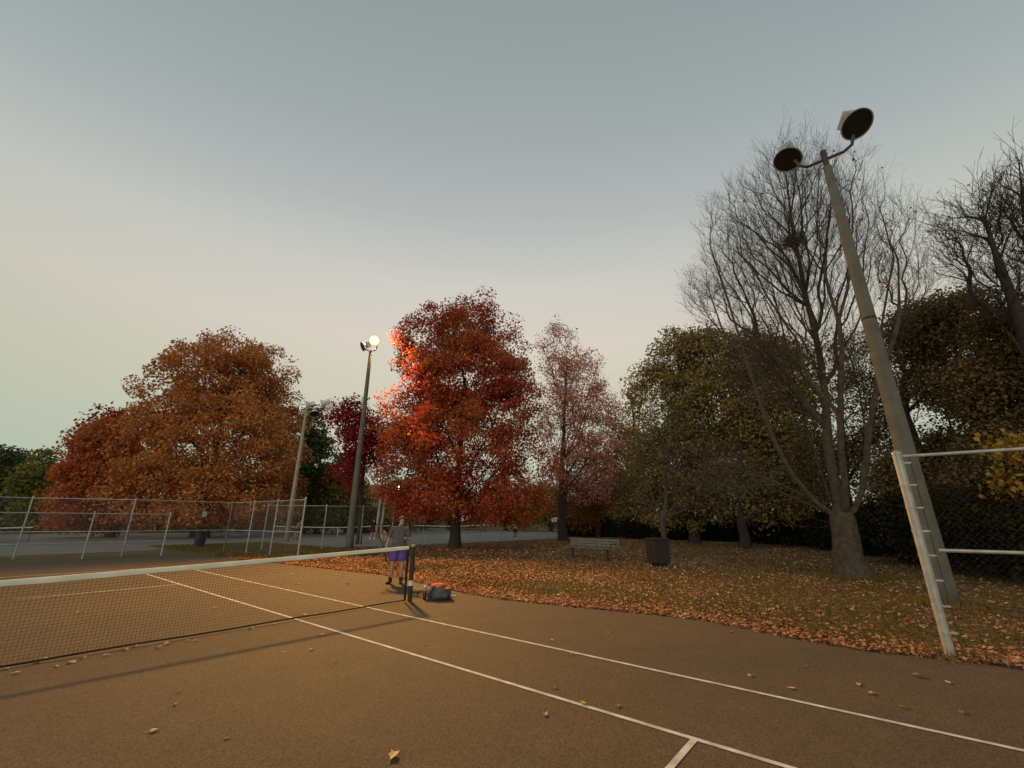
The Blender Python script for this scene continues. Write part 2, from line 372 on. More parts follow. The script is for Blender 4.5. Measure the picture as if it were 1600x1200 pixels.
# ------------------------------------------------------------------ tennis nets
def tape_z(t): return .914 + (1.07 - .914) * abs(t) ** 1.25       # t: -1..1 along the net
def net(name, x0, x1, y, label, cell=.041, cord=.0016, group=None):
    root = empty(name, (0, 0, 0)); tag(root, label, 'net', group)
    cx = (x0 + x1) / 2; hw = (x1 - x0) / 2
    zt = lambda x: tape_z((x - cx) / hw)
    xs = np.arange(x0 + .01, x1, cell); A = []; B = []
    for x in xs: A.append((x, y, .045)); B.append((x, y, zt(x) - .03))
    nrow = int(1.0 / cell); seg = np.linspace(x0, x1, 25)
    for k in range(1, nrow):
        fz = k / nrow
        for a, b in zip(seg[:-1], seg[1:]): A.append((a, y, .045 + (zt(a) - .075) * fz)); B.append((b, y, .045 + (zt(b) - .075) * fz))
    V, F = prisms(A, B, cord, 3); o = np_obj('net_mesh', V, F, M['net'], root); tag(o, kind='stuff')
    t = MB(); vs = []; fs = []
    for i, x in enumerate(seg):
        z = zt(x); vs += [(x, y - .009, z - .062 + .004 * math.sin(i * 2.1)), (x, y - .011, z - .004), (x, y, z + .004), (x, y + .011, z - .004), (x, y + .009, z - .062)]
    for i in range(len(seg) - 1):
        for k in range(4): a = i * 5 + k; fs.append((a, a + 1, a + 6, a + 5))
    t.add(vs, fs); t.build('tape', M['tape'], root, smooth=True)
    MB().tube([(x, y, .04 + .006 * math.sin(i * 1.7)) for i, x in enumerate(seg)], .012, 6).build('bottom_cord', M['net'], root)
    for x, s in ((x0, 1), (x1, -1)):
        MB().box((x + s * .012, y, (zt(x) + .03) / 2), (.045, .014, zt(x) - .035)).build('side_strap', M['net'], root)
    MB().box((cx, y, .46), (.05, .034, .93)).build('centre_strap', M['tape'], root)
    return root
net('tennis_net', -11.80, .80, 0, 'long tennis net with white tape across the near court')
def net_post(x, y, label, sticker, group=None, s=1):
    p = empty('net_post', (x, y, 0)); tag(p, label, 'net post', group)
    MB().tube([(0, 0, 0), (0, 0, 1.05)], .046, 14).build('post', M['dark_paint'], p, smooth=False)
    MB().tube([(0, 0, 1.05), (0, 0, 1.075), (0, 0, 1.10)], [.052, .052, .028], 14).build('cap', M['cap'], p)
    MB().box((-s * .08, 0, 1.02), (.11, .012, .012)).build('cable_hook', M['iron'], p)
    MB().box((0, -.055, .62), (.05, .05, .09)).build('winder', M['dark_paint'], p)
    if sticker: 
        q = MB(); q.tube([(0, 0, .30), (0, 0, .40)], .0475, 14, cap=False); q.build('sticker', M['sticker'], p)
    return p
net_post(.914, 0, 'dark net post with white sticker beside the water bottle', True)
net_post(-11.92, 0, 'dark net post at the far left end of the near net', False, s=-1)
for x0, x1, y, lb in ((13.0, 25.6, 35.5, 'far tennis net on the grey court behind the lit pole'), (29.0, 41.6, 35.5, 'far tennis net seen behind the red maple'), (-14.5, -1.9, 41.0, 'far tennis net at the left edge beyond the low fence'), (13.0, 25.6, 52.0, 'farthest tennis net on the grey courts')):
    net('tennis_net', x0, x1, y, lb, cell=.09, cord=.003)

# ------------------------------------------------------------------ chain-link fences
def chain(p0, p1, h, z0=.03, s=.065, r=.0018):
    p0 = np.array(p0, float); p1 = np.array(p1, float); Lh = np.linalg.norm(p1 - p0); d = (p1 - p0) / Lh
    A = []; B = []
    for k in np.arange(-h, Lh, s * 1.35):
        a0 = max(k, 0); b0 = min(k + h, Lh)
        if b0 - a0 > .01:
            A.append((*(p0 + d * a0), z0 + a0 - k)); B.append((*(p0 + d * b0), z0 + b0 - k))
            A.append((*(p0 + d * a0), z0 + h - (a0 - k))); B.append((*(p0 + d * b0), z0 + h - (b0 - k)))
    return prisms(A, B, r, 3)
def fence(name, label, runs, h, rails=(1.0,), pr=.03, rr=.021, gates=(), mesh_s=.065, mesh_r=.0018, endr=None, rail_gap=0, cap=True):
    """runs: list of polylines of (x, y) post positions"""
    root = empty(name, (*runs[0][0], 0)); tag(root, label, 'fence'); o0 = np.array([*runs[0][0], 0])
    for run in runs:
        for i, (x, y) in enumerate(run):
            rad = (endr or pr) if i in (0, len(run) - 1) else pr
            q = MB().tube([(x - o0[0], y - o0[1], 0), (x - o0[0], y - o0[1], h + .03)], rad, 10)
            po = q.build('post', M['galv'], root, smooth=False)
            if cap: MB().ball((x - o0[0], y - o0[1], h + .035), (rad * 1.25, rad * 1.25, rad * 1.3), 10, 6).build('post_cap', M['galv'], po)
        for zf in rails:
            for (a, b) in zip(run[:-1], run[1:]):
                MB().tube([(a[0] - o0[0], a[1] - o0[1], h * zf - .02), (b[0] - o0[0], b[1] - o0[1], h * zf - .02)], rr, 8).build('rail', M['galv'], root)
        Vs = []; Fs = []; off = 0
        for (a, b) in zip(run[:-1], run[1:]):
            V, F = chain(a, b, h - .05, s=mesh_s, r=mesh_r); Vs.append(V - o0); Fs.append(F + off); off += len(V)
        o = np_obj('chain_link_mesh', np.concatenate(Vs), np.concatenate(Fs), M['wire'], root); tag(o, kind='stuff')
    return root
end = [(3.75, 19.2), (-.4, 19.0), (-3.6, 20.6), (-7, 20.6), (-10.5, 20.6), (-14, 20.6), (-18, 20.6), (-22, 20.6)]
fence('chain_link_fence', 'tall grey chain link fence around the far corner of the near court', [end, [(3.75, 19.2), (4.02, 17.0), (4.2, 14.7), (4.42, 12.38)]], 2.5, rails=(1.0, .44), pr=.03, rr=.02, endr=.038)
fence('low_chain_link_fence', 'lower chain link fence section at the left ending before the oak', [[(.95, 18.55), (-1.75, 18.5), (-4.6, 18.5), (-7.5, 18.5), (-10.5, 18.5)]], 1.86, rails=(1.0, .36), pr=.028, rr=.019, endr=.035)
fence('far_chain_link_fence', 'grey chain link fence crossing behind the lit floodlight pole', [[(5.6, 19.2), (8.23, 17.57), (10.3, 16.95), (12.6, 17.0), (15.2, 17.0)]], 2.42, rails=(1.0,), pr=.032, rr=.02)
fence('court_edge_fence', 'thin low wire fence along the far court behind the maple trunk', [[(15.2, 16.6), (17.8, 16.6), (20.4, 16.5), (22.9, 16.5), (25.6, 16.5), (28.4, 16.6), (31.4, 16.8)]], 1.05, rails=(1.0,), pr=.02, rr=.012)
# the near fence that starts at the right of the court
nf = empty('gate_fence', (2.79, -8.14, 0)); tag(nf, 'near grey fence with thick end post at the right edge of the court', 'fence')
FD = np.array([.045, -1.0]); FD /= np.linalg.norm(FD); HF = 2.48
MB().tube([(0, 0, 0), (0, 0, HF)], .052, 18).build('end_post', M['galv'], nf)
MB().tube([(0, 0, HF), (0, 0, HF + .03), (0, 0, HF + .055)], [.058, .056, .02], 18).build('post_cap', M['galv'], nf)
for k in (3.0, 6.0, 9.0):
    MB().tube([(*(FD * k), 0), (*(FD * k), HF)], .035, 12).build('line_post', M['galv'], nf)
for z, s0 in ((HF - .03, .05), (1.235, .16)):
    MB().tube([(*(FD * s0), z), (*(FD * 9), z)], .022, 10).build('rail', M['galv'], nf)
for z in np.linspace(.28, HF - .12, 8):
    q = MB(); q.tube([(0, 0, z - .012), (0, 0, z + .012)], .056, 14); q.box((*(FD * .075), z), (.012, .10, .02)); q.build('tension_band', M['galv'], nf)
MB().box((*(FD * .12), HF / 2), (.005, .012, HF - .1)).build('tension_bar', M['old_wire'], nf)
V, F = chain(FD * .12, FD * 9, HF - .1, s=.055, r=.0008); o = np_obj('chain_link_mesh', V, F, M['old_wire'], nf); tag(o, kind='stuff')

# ------------------------------------------------------------------ floodlight poles
def axis_frame(o, d):
    d = Vector(d).normalized(); o.rotation_mode = 'QUATERNION'; o.rotation_quaternion = d.to_track_quat('Z', 'Y'); return o
def flood_head(parent, loc, aim, rad=.33, housing='alu', lens='glass', box=True, lensmat=None, depth=.26, bs=1.0):
    """a round reflector bowl with glass front and a ballast box on its back; +Z is the beam"""
    h = MB(); prof = [(.10, -depth), (.16, -depth + .02), (rad * .8, -.10), (rad * .97, -.02), (rad, 0), (rad, .03), (rad * .93, .03), (rad * .92, .012)]
    n = 24; vs = []; fs = []
    for r_, z in prof:
        for k in range(n): vs.append((math.cos(2 * math.pi * k / n) * r_, math.sin(2 * math.pi * k / n) * r_, z))
    for i in range(len(prof) - 1):
        for k in range(n): fs.append((i * n + k, i * n + (k + 1) % n, (i + 1) * n + (k + 1) % n, (i + 1) * n + k))
    fs.append(tuple(reversed(range(n)))); h.add(vs, fs)
    ho = h.build('lamp_housing', M[housing], parent, smooth=False, loc=loc); axis_frame(ho, aim)
    l = MB(); l.add([(math.cos(2 * math.pi * k / n) * rad * .93, math.sin(2 * math.pi * k / n) * rad * .93, .014) for k in range(n)] + [(0, 0, .022)], [(k, (k + 1) % n, n) for k in range(n)])
    l.build('lens', lensmat or M[lens], ho)
    if box:
        b = MB(); b.box((.0, .03, -depth - .11 * bs), (.24 * bs, .34 * bs, .24 * bs)); b.build('ballast_box', M[housing], ho, bevel=.015)
        b = MB(); b.box((0, .03, -depth - .245 * bs), (.20 * bs, .30 * bs, .03)); b.build('box_lid', M[housing], ho)
    for s_ in (1, -1): MB().box((s_ * rad * .55, 0, -.17), (.03, .05, .16)).build('bracket', M['iron'], ho)
    return ho
# near pole, lamps off
np1 = empty('floodlight_pole', (7.67, -8.49, 0)); tag(np1, 'tall concrete floodlight pole with two unlit round lamps on the right', 'light pole')
MB().tube([(0, 0, 0), (0, 0, .4), (0, 0, 3), (0, 0, 6.5), (0, 0, 11.0)], [.215, .205, .18, .145, .10], 20).build('pole', M['concrete'], np1, smooth=True)
MB().tube([(0, 0, 6.3), (0, 0, 6.36)], .152, 20).build('band', M['iron'], np1)
MB().tube([(0, 0, 11.0), (0, 0, 11.55)], .07, 14).build('pole_top', M['rust'], np1)
arm = [(-.02, .66, 11.64), (-.02, .58, 11.38), (0, .42, 11.26), (0, 0, 11.26), (0, -.42, 11.26), (-.02, -.62, 11.36), (-.02, -.70, 11.62)]
MB().tube(arm, .042, 10).build('arm', M['rust'], np1, smooth=True)
flood_head(np1, (-.05, .82, 11.74), (-.44, .16, -.86), .37, bs=1.35)
flood_head(np1, (-.10, -.82, 11.86), (-.46, -.30, -.82), .39, bs=1.35)
# the lit pole
np2 = empty('floodlight_pole', (9.28, 16.41, 0)); tag(np2, 'tall floodlight pole with a glowing lamp left of the red maple', 'light pole')
MB().tube([(0, 0, 0), (0, 0, .4), (0, 0, 4), (0, 0, 12.3)], [.235, .225, .19, .10], 18).build('pole', M['concrete'], np2, smooth=True)
MB().tube([(-.40, .30, 12.62), (-.30, .22, 12.42), (0, 0, 12.36), (.22, -.2, 12.42), (.30, -.28, 12.75)], .042, 10).build('arm', M['rust'], np2, smooth=True)
glow = emit_mat('lit_lens', (1.0, .82, .42), (1.0, .42, .03), 9, 2.6, .34)
to_cam = Vector((-4.5 - 9.3, -2.5 - 16.4, 0.5 - 13.1)).normalized()
hd = flood_head(np2, (.12, -.12, 13.12), to_cam, .36, lensmat=glow)
flood_head(np2, (-.42, .34, 12.62), (-.80, .30, -.42), .33)
ld = bpy.data.lights.new('lit_floodlight', 'SPOT'); lo = bpy.data.objects.new('lit_floodlight', ld); COL.objects.link(lo)
ld.energy = LAMP_W; ld.color = LAMP_COL; ld.spot_size = R(94); ld.spot_blend = 1.0; ld.shadow_soft_size = .8
lo.parent = np2; lo.location = Vector((.12, -.12, 13.12)) + to_cam * .08; lo.rotation_mode = 'QUATERNION'; lo.rotation_quaternion = (-to_cam).to_track_quat('Z', 'Y')
# the distant pole
np3 = empty('floodlight_pole', tuple(at(448, 842, 40.0))[:2] + (0,)); tag(np3, 'distant floodlight pole with pale lamp heads in front of the oak', 'light pole')
MB().tube([(0, 0, 0), (0, 0, 4), (0, 0, 10.7)], [.20, .17, .095], 14).build('pole', M['lit_tone_concrete'], np3, smooth=True)
MB().tube([(-.2, .1, 10.6), (1.5, -1.0, 10.95)], .05, 8).build('arm', M['rust'], np3)
MB().tube([(.2, .6, 11.0), (1.1, -.1, 11.3)], .05, 8).build('arm', M['rust'], np3)
for lc, am in (((.55, -.45, 10.3), (-.15, -.5, -.9)), ((1.6, -1.1, 10.95), (.6, -.1, -.6)), ((1.3, -.1, 11.4), (-.5, .6, -.4)), ((.2, .5, 11.15), (-.7, .5, -.3))):
    flood_head(np3, lc, am, .42, housing='pale', depth=.4)

# ------------------------------------------------------------------ trees
def lobes_from_px(lobes, dist):
    out = []
    for l in lobes:
        px, py, rx, ry = l[:4]; dd = l[4] if len(l) > 4 else 0.0
        c = at(px, py, dist + dd)
        rl = np.linalg.norm((at(px + rx, py, dist + dd) - at(px - rx, py, dist + dd))) / 2
        rz = abs(at(px, py - ry, dist + dd)[2] - at(px, py + ry, dist + dd)[2]) / 2
        out.append((c, rl, rz))
    return out
def sample_lobes(lob, n, rng, shell=.45):
    vol = np.array([a * a * b for _, a, b in lob]); pr = vol / vol.sum(); out = []
    which = rng.choice(len(lob), size=n, p=pr)
    d = rng.normal(size=(n, 3)); d /= np.linalg.norm(d, axis=1, keepdims=True)
    r = rng.uniform(size=n) ** shell
    C = np.array([l[0] for l in lob])[which]; S = np.array([(l[1], l[1], l[2]) for l in lob])[which]
    return C + d * r[:, None] * S * (1 + .04 * np.clip(rng.normal(size=(n, 1)), -2, 1.2))
def grow(seeds, par, pts, bf=.35, down=.6, first=0):
    """minimum spanning growth: every point joins the existing tree where length plus path from the root is least"""
    P = [np.array(s, float) for s in seeds]; par = list(par); pl = []
    for i, s in enumerate(P): pl.append(0.0 if par[i] < 0 else pl[par[i]] + np.linalg.norm(s - P[par[i]]))
    pts = np.asarray(pts, float); n = len(pts); cost = np.full(n, 1e18); bp = np.zeros(n, int); alive = np.ones(n, bool)
    def upd(i):
        d = pts - P[i]; dist = np.sqrt((d * d).sum(1)); c = dist + bf * pl[i] + down * np.maximum(0, -d[:, 2])
        m_ = c < cost; cost[m_] = c[m_]; bp[m_] = i
    for i in range(min(first, len(P) - 1), len(P)): upd(i)
    for _ in range(n):
        k = int(np.argmin(cost)); i = len(P); q = bp[k]
        P.append(pts[k].copy()); par.append(q); pl.append(pl[q] + np.linalg.norm(pts[k] - P[q])); alive[k] = False
        pts[k] = 1e9; upd(i); cost[~alive] = 1e18
    return np.array(P), np.array(par)
def skeleton_mesh(P, par, trunk_r, tip_r, sides=(9, 5, 3), flare=1.5, base_z=0.0, nseed=0, cap=None):
    n = len(P); ch = [[] for _ in range(n)]
    for i in range(n):
        if par[i] >= 0: ch[par[i]].append(i)
    order = list(range(n)); cnt = np.zeros(n)
    for i in reversed(order):       # a parent always precedes its children
        cnt[i] = max(1, cnt[i])
        if par[i] >= 0: cnt[par[i]] += cnt[i]
    for i in range(n): cnt[i] = cnt[i] if ch[i] else 1
    ex = math.log(trunk_r / tip_r) / math.log(max(cnt[0], 3)); rad = tip_r * cnt ** ex
    if cap:                     # many-stemmed trees: no limb above the fork is thicker than this
        r_c, z_c, z_t = cap
        lim = np.maximum(r_c * (1 - .85 * (P[:, 2] - z_c) / (z_t - z_c)), .02); rad = np.where(P[:, 2] > z_c, np.minimum(rad, lim), rad)
    # smooth interior nodes a little
    Q = P.copy()
    for i in range(nseed, n):
        if par[i] >= 0 and ch[i]:
            c = max(ch[i], key=lambda k: cnt[k]); Q[i] = .5 * P[i] + .25 * P[par[i]] + .25 * P[c]
    Vs = []; Fs = []; off = 0
    starts = [0] + [k for i in range(n) for k in sorted(ch[i], key=lambda k: -cnt[k])[1:]]
    for s in starts:
        chain_ = [s]; 
        while ch[chain_[-1]]: chain_.append(max(ch[chain_[-1]], key=lambda k: cnt[k]))
        pts = [Q[k] for k in chain_]; rr = [rad[k] for k in chain_]
        if par[s] >= 0: pts = [Q[par[s]]] + pts; rr = [min(rr[0] * 1.15, rad[par[s]])] + rr
        if len(pts) < 2: continue
        if par[s] < 0:
            for j in range(len(pts)): rr[j] *= 1 + (flare - 1) * math.exp(-max(pts[j][2] - base_z, 0) / .42)
        rr[-1] *= .5
        pts = np.array(pts); rr = np.array(rr); k = sides[0] if rr[0] > .06 else (sides[1] if rr[0] > .018 else sides[2])
        t = np.gradient(pts, axis=0); t /= np.linalg.norm(t, axis=1, keepdims=True) + 1e-9
        ref = np.array([1., 0, 0]) if abs(t[0][2]) > .8 else np.array([0, 0, 1.])
        x = np.cross(t, ref); x /= np.linalg.norm(x, axis=1, keepdims=True) + 1e-9; y = np.cross(t, x)
        a = np.arange(k) * 2 * math.pi / k
        ring = pts[:, None] + (x[:, None] * np.cos(a)[None, :, None] + y[:, None] * np.sin(a)[None, :, None]) * rr[:, None, None]
        Vs.append(ring.reshape(-1, 3)); m_ = len(pts)
        i0 = (np.arange(m_ - 1) * k)[:, None]; kk = np.arange(k)[None]; k2 = (np.arange(k) + 1) % k
        f = np.stack([i0 + kk, i0 + k2[None], i0 + k + k2[None], i0 + k + kk], axis=-1).reshape(-1, 4)
        Fs.append(f + off); off += ring.size // 3
    return np.concatenate(Vs), np.concatenate(Fs), Q, rad, ch, cnt
def leaders(base, crotch_z, lob, k, rng, steps=4):
    """trunk plus k main limbs rising into the lobes"""
    seeds = [np.array([base[0], base[1], 0.0])]; par = [-1]
    for z in np.linspace(0, crotch_z, 5)[1:]:
        seeds.append(np.array([base[0] + rng.normal() * .03, base[1] + rng.normal() * .03, z])); par.append(len(seeds) - 2)
    top = len(seeds) - 1
    return seeds, par, top
def tree(name, label, px, dist, lob_px, trunk_r, crotch, leafmat, nclump, nleaf, lsize, spread, bark='bark_dark', bf=.3, shell=.26, group=None, seed=1, droop=.7, topw=(1, 1), center=True, base=None, wide=.8, twigs=0, down=.6, tip=.006, cat='tree', leafy=1.0):
    rng = np.random.default_rng(seed)
    b = base if base is not None else at(px, 845, dist); b = (float(b[0]), float(b[1]), 0.0)
    lob = lobes_from_px(lob_px, dist); root = empty(name, b); tag(root, label, cat, group)
    A = sample_lobes(lob, nclump, rng, shell); A[:, 2] = np.maximum(A[:, 2], .25)
    seeds, par, top = leaders(b, crotch, lob, 0, rng)
    if center:
        zt = max(l[0][2] + l[2] * .6 for l in lob); c = np.mean([l[0] for l in lob], axis=0)
        for z in np.linspace(crotch, zt, 7)[1:]:
            f = (z - crotch) / max(zt - crotch, .1)
            seeds.append(np.array([b[0] + (c[0] - b[0]) * f * .8 + rng.normal() * .12, b[1] + (c[1] - b[1]) * f * .8 + rng.normal() * .12, z])); par.append(len(seeds) - 2)
    inner = sample_lobes(lob, max(20, nclump // 4), rng, .9)
    P, pr = grow(seeds, par, np.concatenate([A, inner]), bf, down, first=4)
    V, F, Q, rad, ch, cnt = skeleton_mesh(P, pr, trunk_r, tip, nseed=len(seeds))
    o0 = np.array(b)
    bo = np_obj('trunk', V - o0, F, M[bark], root, smooth=True)
    if twigs: add_twigs(root, Q, pr, ch, o0, twigs, rng, M['twig'], up=.5)
    if nleaf:
        k = max(1, int(nleaf / nclump)); w_ = rng.uniform(.35, 1.65, size=nclump) * leafy * np.interp(A[:, 2], np.percentile(A[:, 2], [30, 80]), topw); cntl = np.maximum(1, (k * w_).astype(int))
        C = np.repeat(A, cntl, axis=0); sp = np.repeat(spread * rng.uniform(.7, 1.3, size=nclump), cntl)
        g_ = rng.normal(size=C.shape); g_ *= np.minimum(1, 1.75 / np.linalg.norm(g_, axis=1, keepdims=True)); Lp = C + g_ * sp[:, None] * np.array([1, 1, droop]) * 1.15
        Lp = Lp[Lp[:, 2] > .12]
        V, F = leaves_np(Lp, lsize * rng.uniform(.6, 1.35, size=len(Lp)), rng, wide)
        np_obj('crown', V - o0, F, leafmat, root)
    return root
def add_twigs(root, Q, pr, ch, o0, per, rng, material, up=.6, length=(.5, 1.3), r0=.0055, only_thin=True):
    n = len(Q); A = []; B = []; rr = []
    par_dir = np.zeros((n, 3)); ok = pr >= 0
    par_dir[ok] = Q[ok] - Q[pr[ok]]; par_dir /= np.linalg.norm(par_dir, axis=1, keepdims=True) + 1e-9
    idx = np.array([i for i in range(n) if len(ch[i]) <= 1 and pr[i] >= 0 and np.linalg.norm(Q[i] - o0) > 2])
    idx = np.repeat(idx, per); m_ = len(idx)
    d = par_dir[idx] * .9 + rng.normal(size=(m_, 3)) * .36 + np.array([0, 0, up]) ; d /= np.linalg.norm(d, axis=1, keepdims=True)
    ln = rng.uniform(*length, size=(m_, 1)); p0 = Q[idx] - par_dir[idx] * rng.uniform(0, .5, size=(m_, 1))
    p1 = p0 + d * ln * .5; d2 = d + rng.normal(size=(m_, 3)) * .22 + np.array([0, 0, up * .35]); d2 /= np.linalg.norm(d2, axis=1, keepdims=True)
    p2 = p1 + d2 * ln * .5
    d3 = d + rng.normal(size=(m_, 3)) * .6; d3 /= np.linalg.norm(d3, axis=1, keepdims=True); p3 = p1 + d3 * ln * .35
    A = np.concatenate([p0, p1, p1]); B = np.concatenate([p1, p2, p3]); r_ = np.concatenate([np.full(m_, r0), np.full(m_, r0 * .75), np.full(m_, r0 * .65)])
    V, F = prisms(A, B, r_, 3); o = np_obj('twigs', V - o0, F, material, root); tag(o, kind='stuff'); return o

LM = {
 'oak': leaf_mat('oak_leaves', [(.20, .068, .030), (.46, .165, .055), (.66, .27, .085), (.48, .25, .085), (.54, .15, .06)], .3),
 'maple': leaf_mat('maple_leaves', [(.27, .036, .032), (.40, .056, .038), (.48, .11, .044), (.44, .19, .055), (.34, .050, .042)], .28, bias=.55),
 'crimson': leaf_mat('crimson_leaves', [(.17, .015, .022), (.30, .028, .035), (.36, .05, .04)], .4),
 'russet': leaf_mat('russet_leaves', [(.36, .09, .04), (.54, .16, .055), (.44, .20, .07)], .35),
 'plum': leaf_mat('plum_leaves', [(.24, .05, .042), (.38, .075, .06)], .4),
 'pink': leaf_mat('pink_leaves', [(.50, .17, .15), (.66, .26, .23), (.54, .28, .15), (.42, .12, .11)], .35),
 'amber': leaf_mat('amber_leaves', [(.20, .085, .02), (.28, .13, .03), (.17, .09, .03)], .4),
 'yellow': leaf_mat('yellow_leaves', [(.42, .27, .05), (.34, .2, .04), (.5, .33, .06)], .5),
 'green': leaf_mat('evergreen_leaves', [(.18, .155, .058), (.24, .205, .075), (.33, .215, .085), (.19, .16, .065)], .35, .2),
 'dark': leaf_mat('dark_evergreen_leaves', [(.12, .09, .040), (.19, .135, .06), (.25, .155, .072)], .35, .2),
 'pine': leaf_mat('pine_needles', [(.08, .10, .045), (.12, .14, .055), (.15, .155, .065)], .4, .2),
 'olive': leaf_mat('olive_leaves', [(.13, .14, .036), (.19, .19, .045), (.24, .18, .055)], .4),
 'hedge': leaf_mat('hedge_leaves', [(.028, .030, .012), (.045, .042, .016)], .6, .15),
}
# --- the big oak and its neighbours, left
tree('oak_tree', 'large rounded orange brown oak behind the distant floodlight pole', 310, 52.0,
     [(345, 588, 84, 68, 2), (395, 600, 62, 66, 4), (280, 615, 66, 62), (425, 660, 54, 62, 5), (238, 670, 44, 58), (240, 700, 72, 70), (350, 700, 130, 90), (440, 710, 46, 80, 6), (235, 770, 85, 50), (340, 785, 125, 44), (430, 775, 58, 46, 5)],
     .62, 4.0, LM['oak'], 1000, 98000, .25, .55, topw=(.9, 1.25), bf=.5, seed=3, tip=.012)
tree('russet_tree', 'low russet tree at the left edge of the oak', 170, 57, [(160, 720, 58, 62), (115, 765, 42, 55), (190, 770, 60, 55), (135, 800, 55, 30)], .35, 2.0, LM['russet'], 420, 38000, .26, .5, seed=4, tip=.012)
tree('plum_tree', 'dark purple red tree top showing behind the oak shoulder', 175, 62, [(172, 680, 40, 42), (160, 740, 45, 60)], .35, 3.0, LM['plum'], 200, 12000, .34, .7, seed=5, tip=.015)
# --- red maple in the middle
tree('red_maple', 'tall red maple standing on fallen leaves behind the net post', 710, 27.1,
     [(745, 500, 46, 42), (688, 535, 62, 52), (785, 540, 38, 52), (655, 575, 42, 38), (735, 590, 95, 62), (665, 655, 78, 52), (795, 650, 55, 68), (720, 700, 120, 66), (640, 745, 62, 62), (820, 745, 50, 68), (730, 780, 125, 38), (800, 790, 62, 34)],
     .30, 2.6, LM['maple'], 1150, 108000, .145, .33, topw=(.8, 1.5), bf=.6, seed=6, base=ground(710, 858), tip=.006, down=.9, leafy=.95)
tree('crimson_maple', 'crimson leaved tree lobe showing left of the lit pole', 560, 34, [(545, 655, 30, 34), (572, 690, 38, 42), (548, 735, 26, 36)], .16, 2.2, LM['crimson'], 180, 9000, .19, .42, seed=8, tip=.007)
# --- pink, thinning
tree('pink_tree', 'thin pinkish tree with upright limbs right of the maple', 880, 38.7,
     [(872, 560, 34, 60), (905, 600, 42, 62), (930, 660, 46, 62), (875, 670, 42, 80), (915, 730, 55, 55)], .33, 4.0, LM['pink'], 850, 27000, .16, .33, bf=.75, seed=9, base=ground(880, 845), twigs=1, tip=.008, down=1.2)
tree('amber_tree', 'low amber brown tree beneath the pink tree', 935, 46, [(930, 755, 45, 48), (965, 720, 26, 80), (900, 790, 40, 35)], .22, 2.0, LM['amber'], 260, 12000, .22, .5, seed=10, twigs=1, tip=.01)
tree('yellow_topped_tree', 'pale yellow tree top peeking over the evergreens', 1000, 58, [(1000, 610, 22, 42), (985, 690, 25, 60)], .3, 4.0, LM['yellow'], 120, 4500, .3, .6, seed=12, tip=.012)
# --- evergreens on the right
tree('broad_evergreen', 'broad olive green evergreen behind the bench and bin', 1085, 36,
     [(1055, 560, 40, 45), (1110, 555, 50, 46), (1035, 630, 48, 62), (1110, 640, 75, 75), (1060, 730, 75, 75), (1130, 750, 75, 65), (1050, 790, 60, 40)], .35, 1.5, LM['green'], 850, 80000, .20, .42, seed=13, tip=.009)
tree('leaning_evergreen', 'dark green evergreen directly behind the big bare tree', 1200, 34,
     [(1180, 560, 55, 48), (1235, 590, 48, 55), (1200, 660, 70, 75), (1240, 740, 75, 70), (1170, 770, 60, 52)], .28, 1.6, LM['green'], 700, 60000, .19, .42, seed=14, base=ground(1165, 857), tip=.009)
tree('sparse_evergreen', 'sparse dark tree with sky gaps right of the big bare trunk', 1335, 29, [(1330, 640, 55, 70), (1290, 720, 55, 60), (1375, 720, 60, 70), (1330, 560, 45, 60), (1400, 620, 45, 80)], .22, 1.8, LM['dark'], 420, 20000, .12, .36, seed=15, twigs=2, tip=.008)
tree('spreading_evergreen', 'large dark spreading evergreen behind the near floodlight pole', 1450, 25,
     [(1440, 520, 62, 45), (1500, 500, 60, 45), (1480, 600, 65, 55), (1430, 760, 70, 60), (1500, 740, 70, 80), (1450, 830, 80, 45)], .35, 1.6, LM['dark'], 620, 72000, .115, .36, seed=16, tip=.008)
tree('edge_evergreen', 'dark brownish evergreen filling the right edge behind the fence', 1580, 22,
     [(1570, 520, 60, 55), (1620, 560, 90, 80), (1560, 620, 75, 70), (1600, 720, 100, 85), (1540, 800, 90, 70), (1620, 850, 110, 60)], .35, 1.5, LM['dark'], 640, 76000, .11, .36, seed=17, tip=.008)
tree('yellow_shrub', 'yellow leaved branch clump above the near fence at the right edge', 1590, 17.5, [(1585, 698, 38, 14), (1625, 720, 40, 30), (1600, 760, 40, 18)], .06, 1.0, LM['yellow'], 70, 2600, .13, .22, seed=18, tip=.005, base=at(1640, 845, 17.5), leafy=.8)
# --- hedge shrubs closing the lawn on the right
hx = [(905, 50), (950, 50), (1000, 46), (1050, 45), (1100, 44), (1150, 43), (1205, 40), (1255, 37), (1305, 33), (1355, 29), (1400, 25), (1455, 22.5), (1510, 20.5), (1570, 19), (1640, 18)]
where = ['left end of the dark hedge row behind the bench', 'behind the left half of the bench', 'between the bench and the bin', 'behind the litter bin', 'right of the bin', 'left of the small dark trunk', 'right of the small dark trunk', 'midway to the big bare trunk', 'just left of the big bare trunk', 'right behind the big bare trunk', 'left of the near pole', 'behind the near pole', 'right of the near pole', 'behind the near fence', 'at the right edge of the picture']
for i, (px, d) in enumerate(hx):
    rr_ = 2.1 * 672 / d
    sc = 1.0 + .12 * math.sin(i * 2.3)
    tree('hedge_shrub', 'dark evergreen shrub ' + where[i], px, d, [(px, 842 - rr_ * .25, rr_ * .85 * sc, rr_ * .65 * sc), (px + rr_ * .4, 845 - rr_ * .1, rr_ * .6, rr_ * .5), (px - rr_ * .35, 842 - rr_ * .6 * sc, rr_ * .55, rr_ * .5)], .09, .4, LM['hedge'], 150, int(7000 + 9000 * max(0, (45 - d) / 28)), .02 + .0045 * d, .34, seed=30 + i, group='dark shrubs along the back of the lawn', cat='shrub', tip=.008)
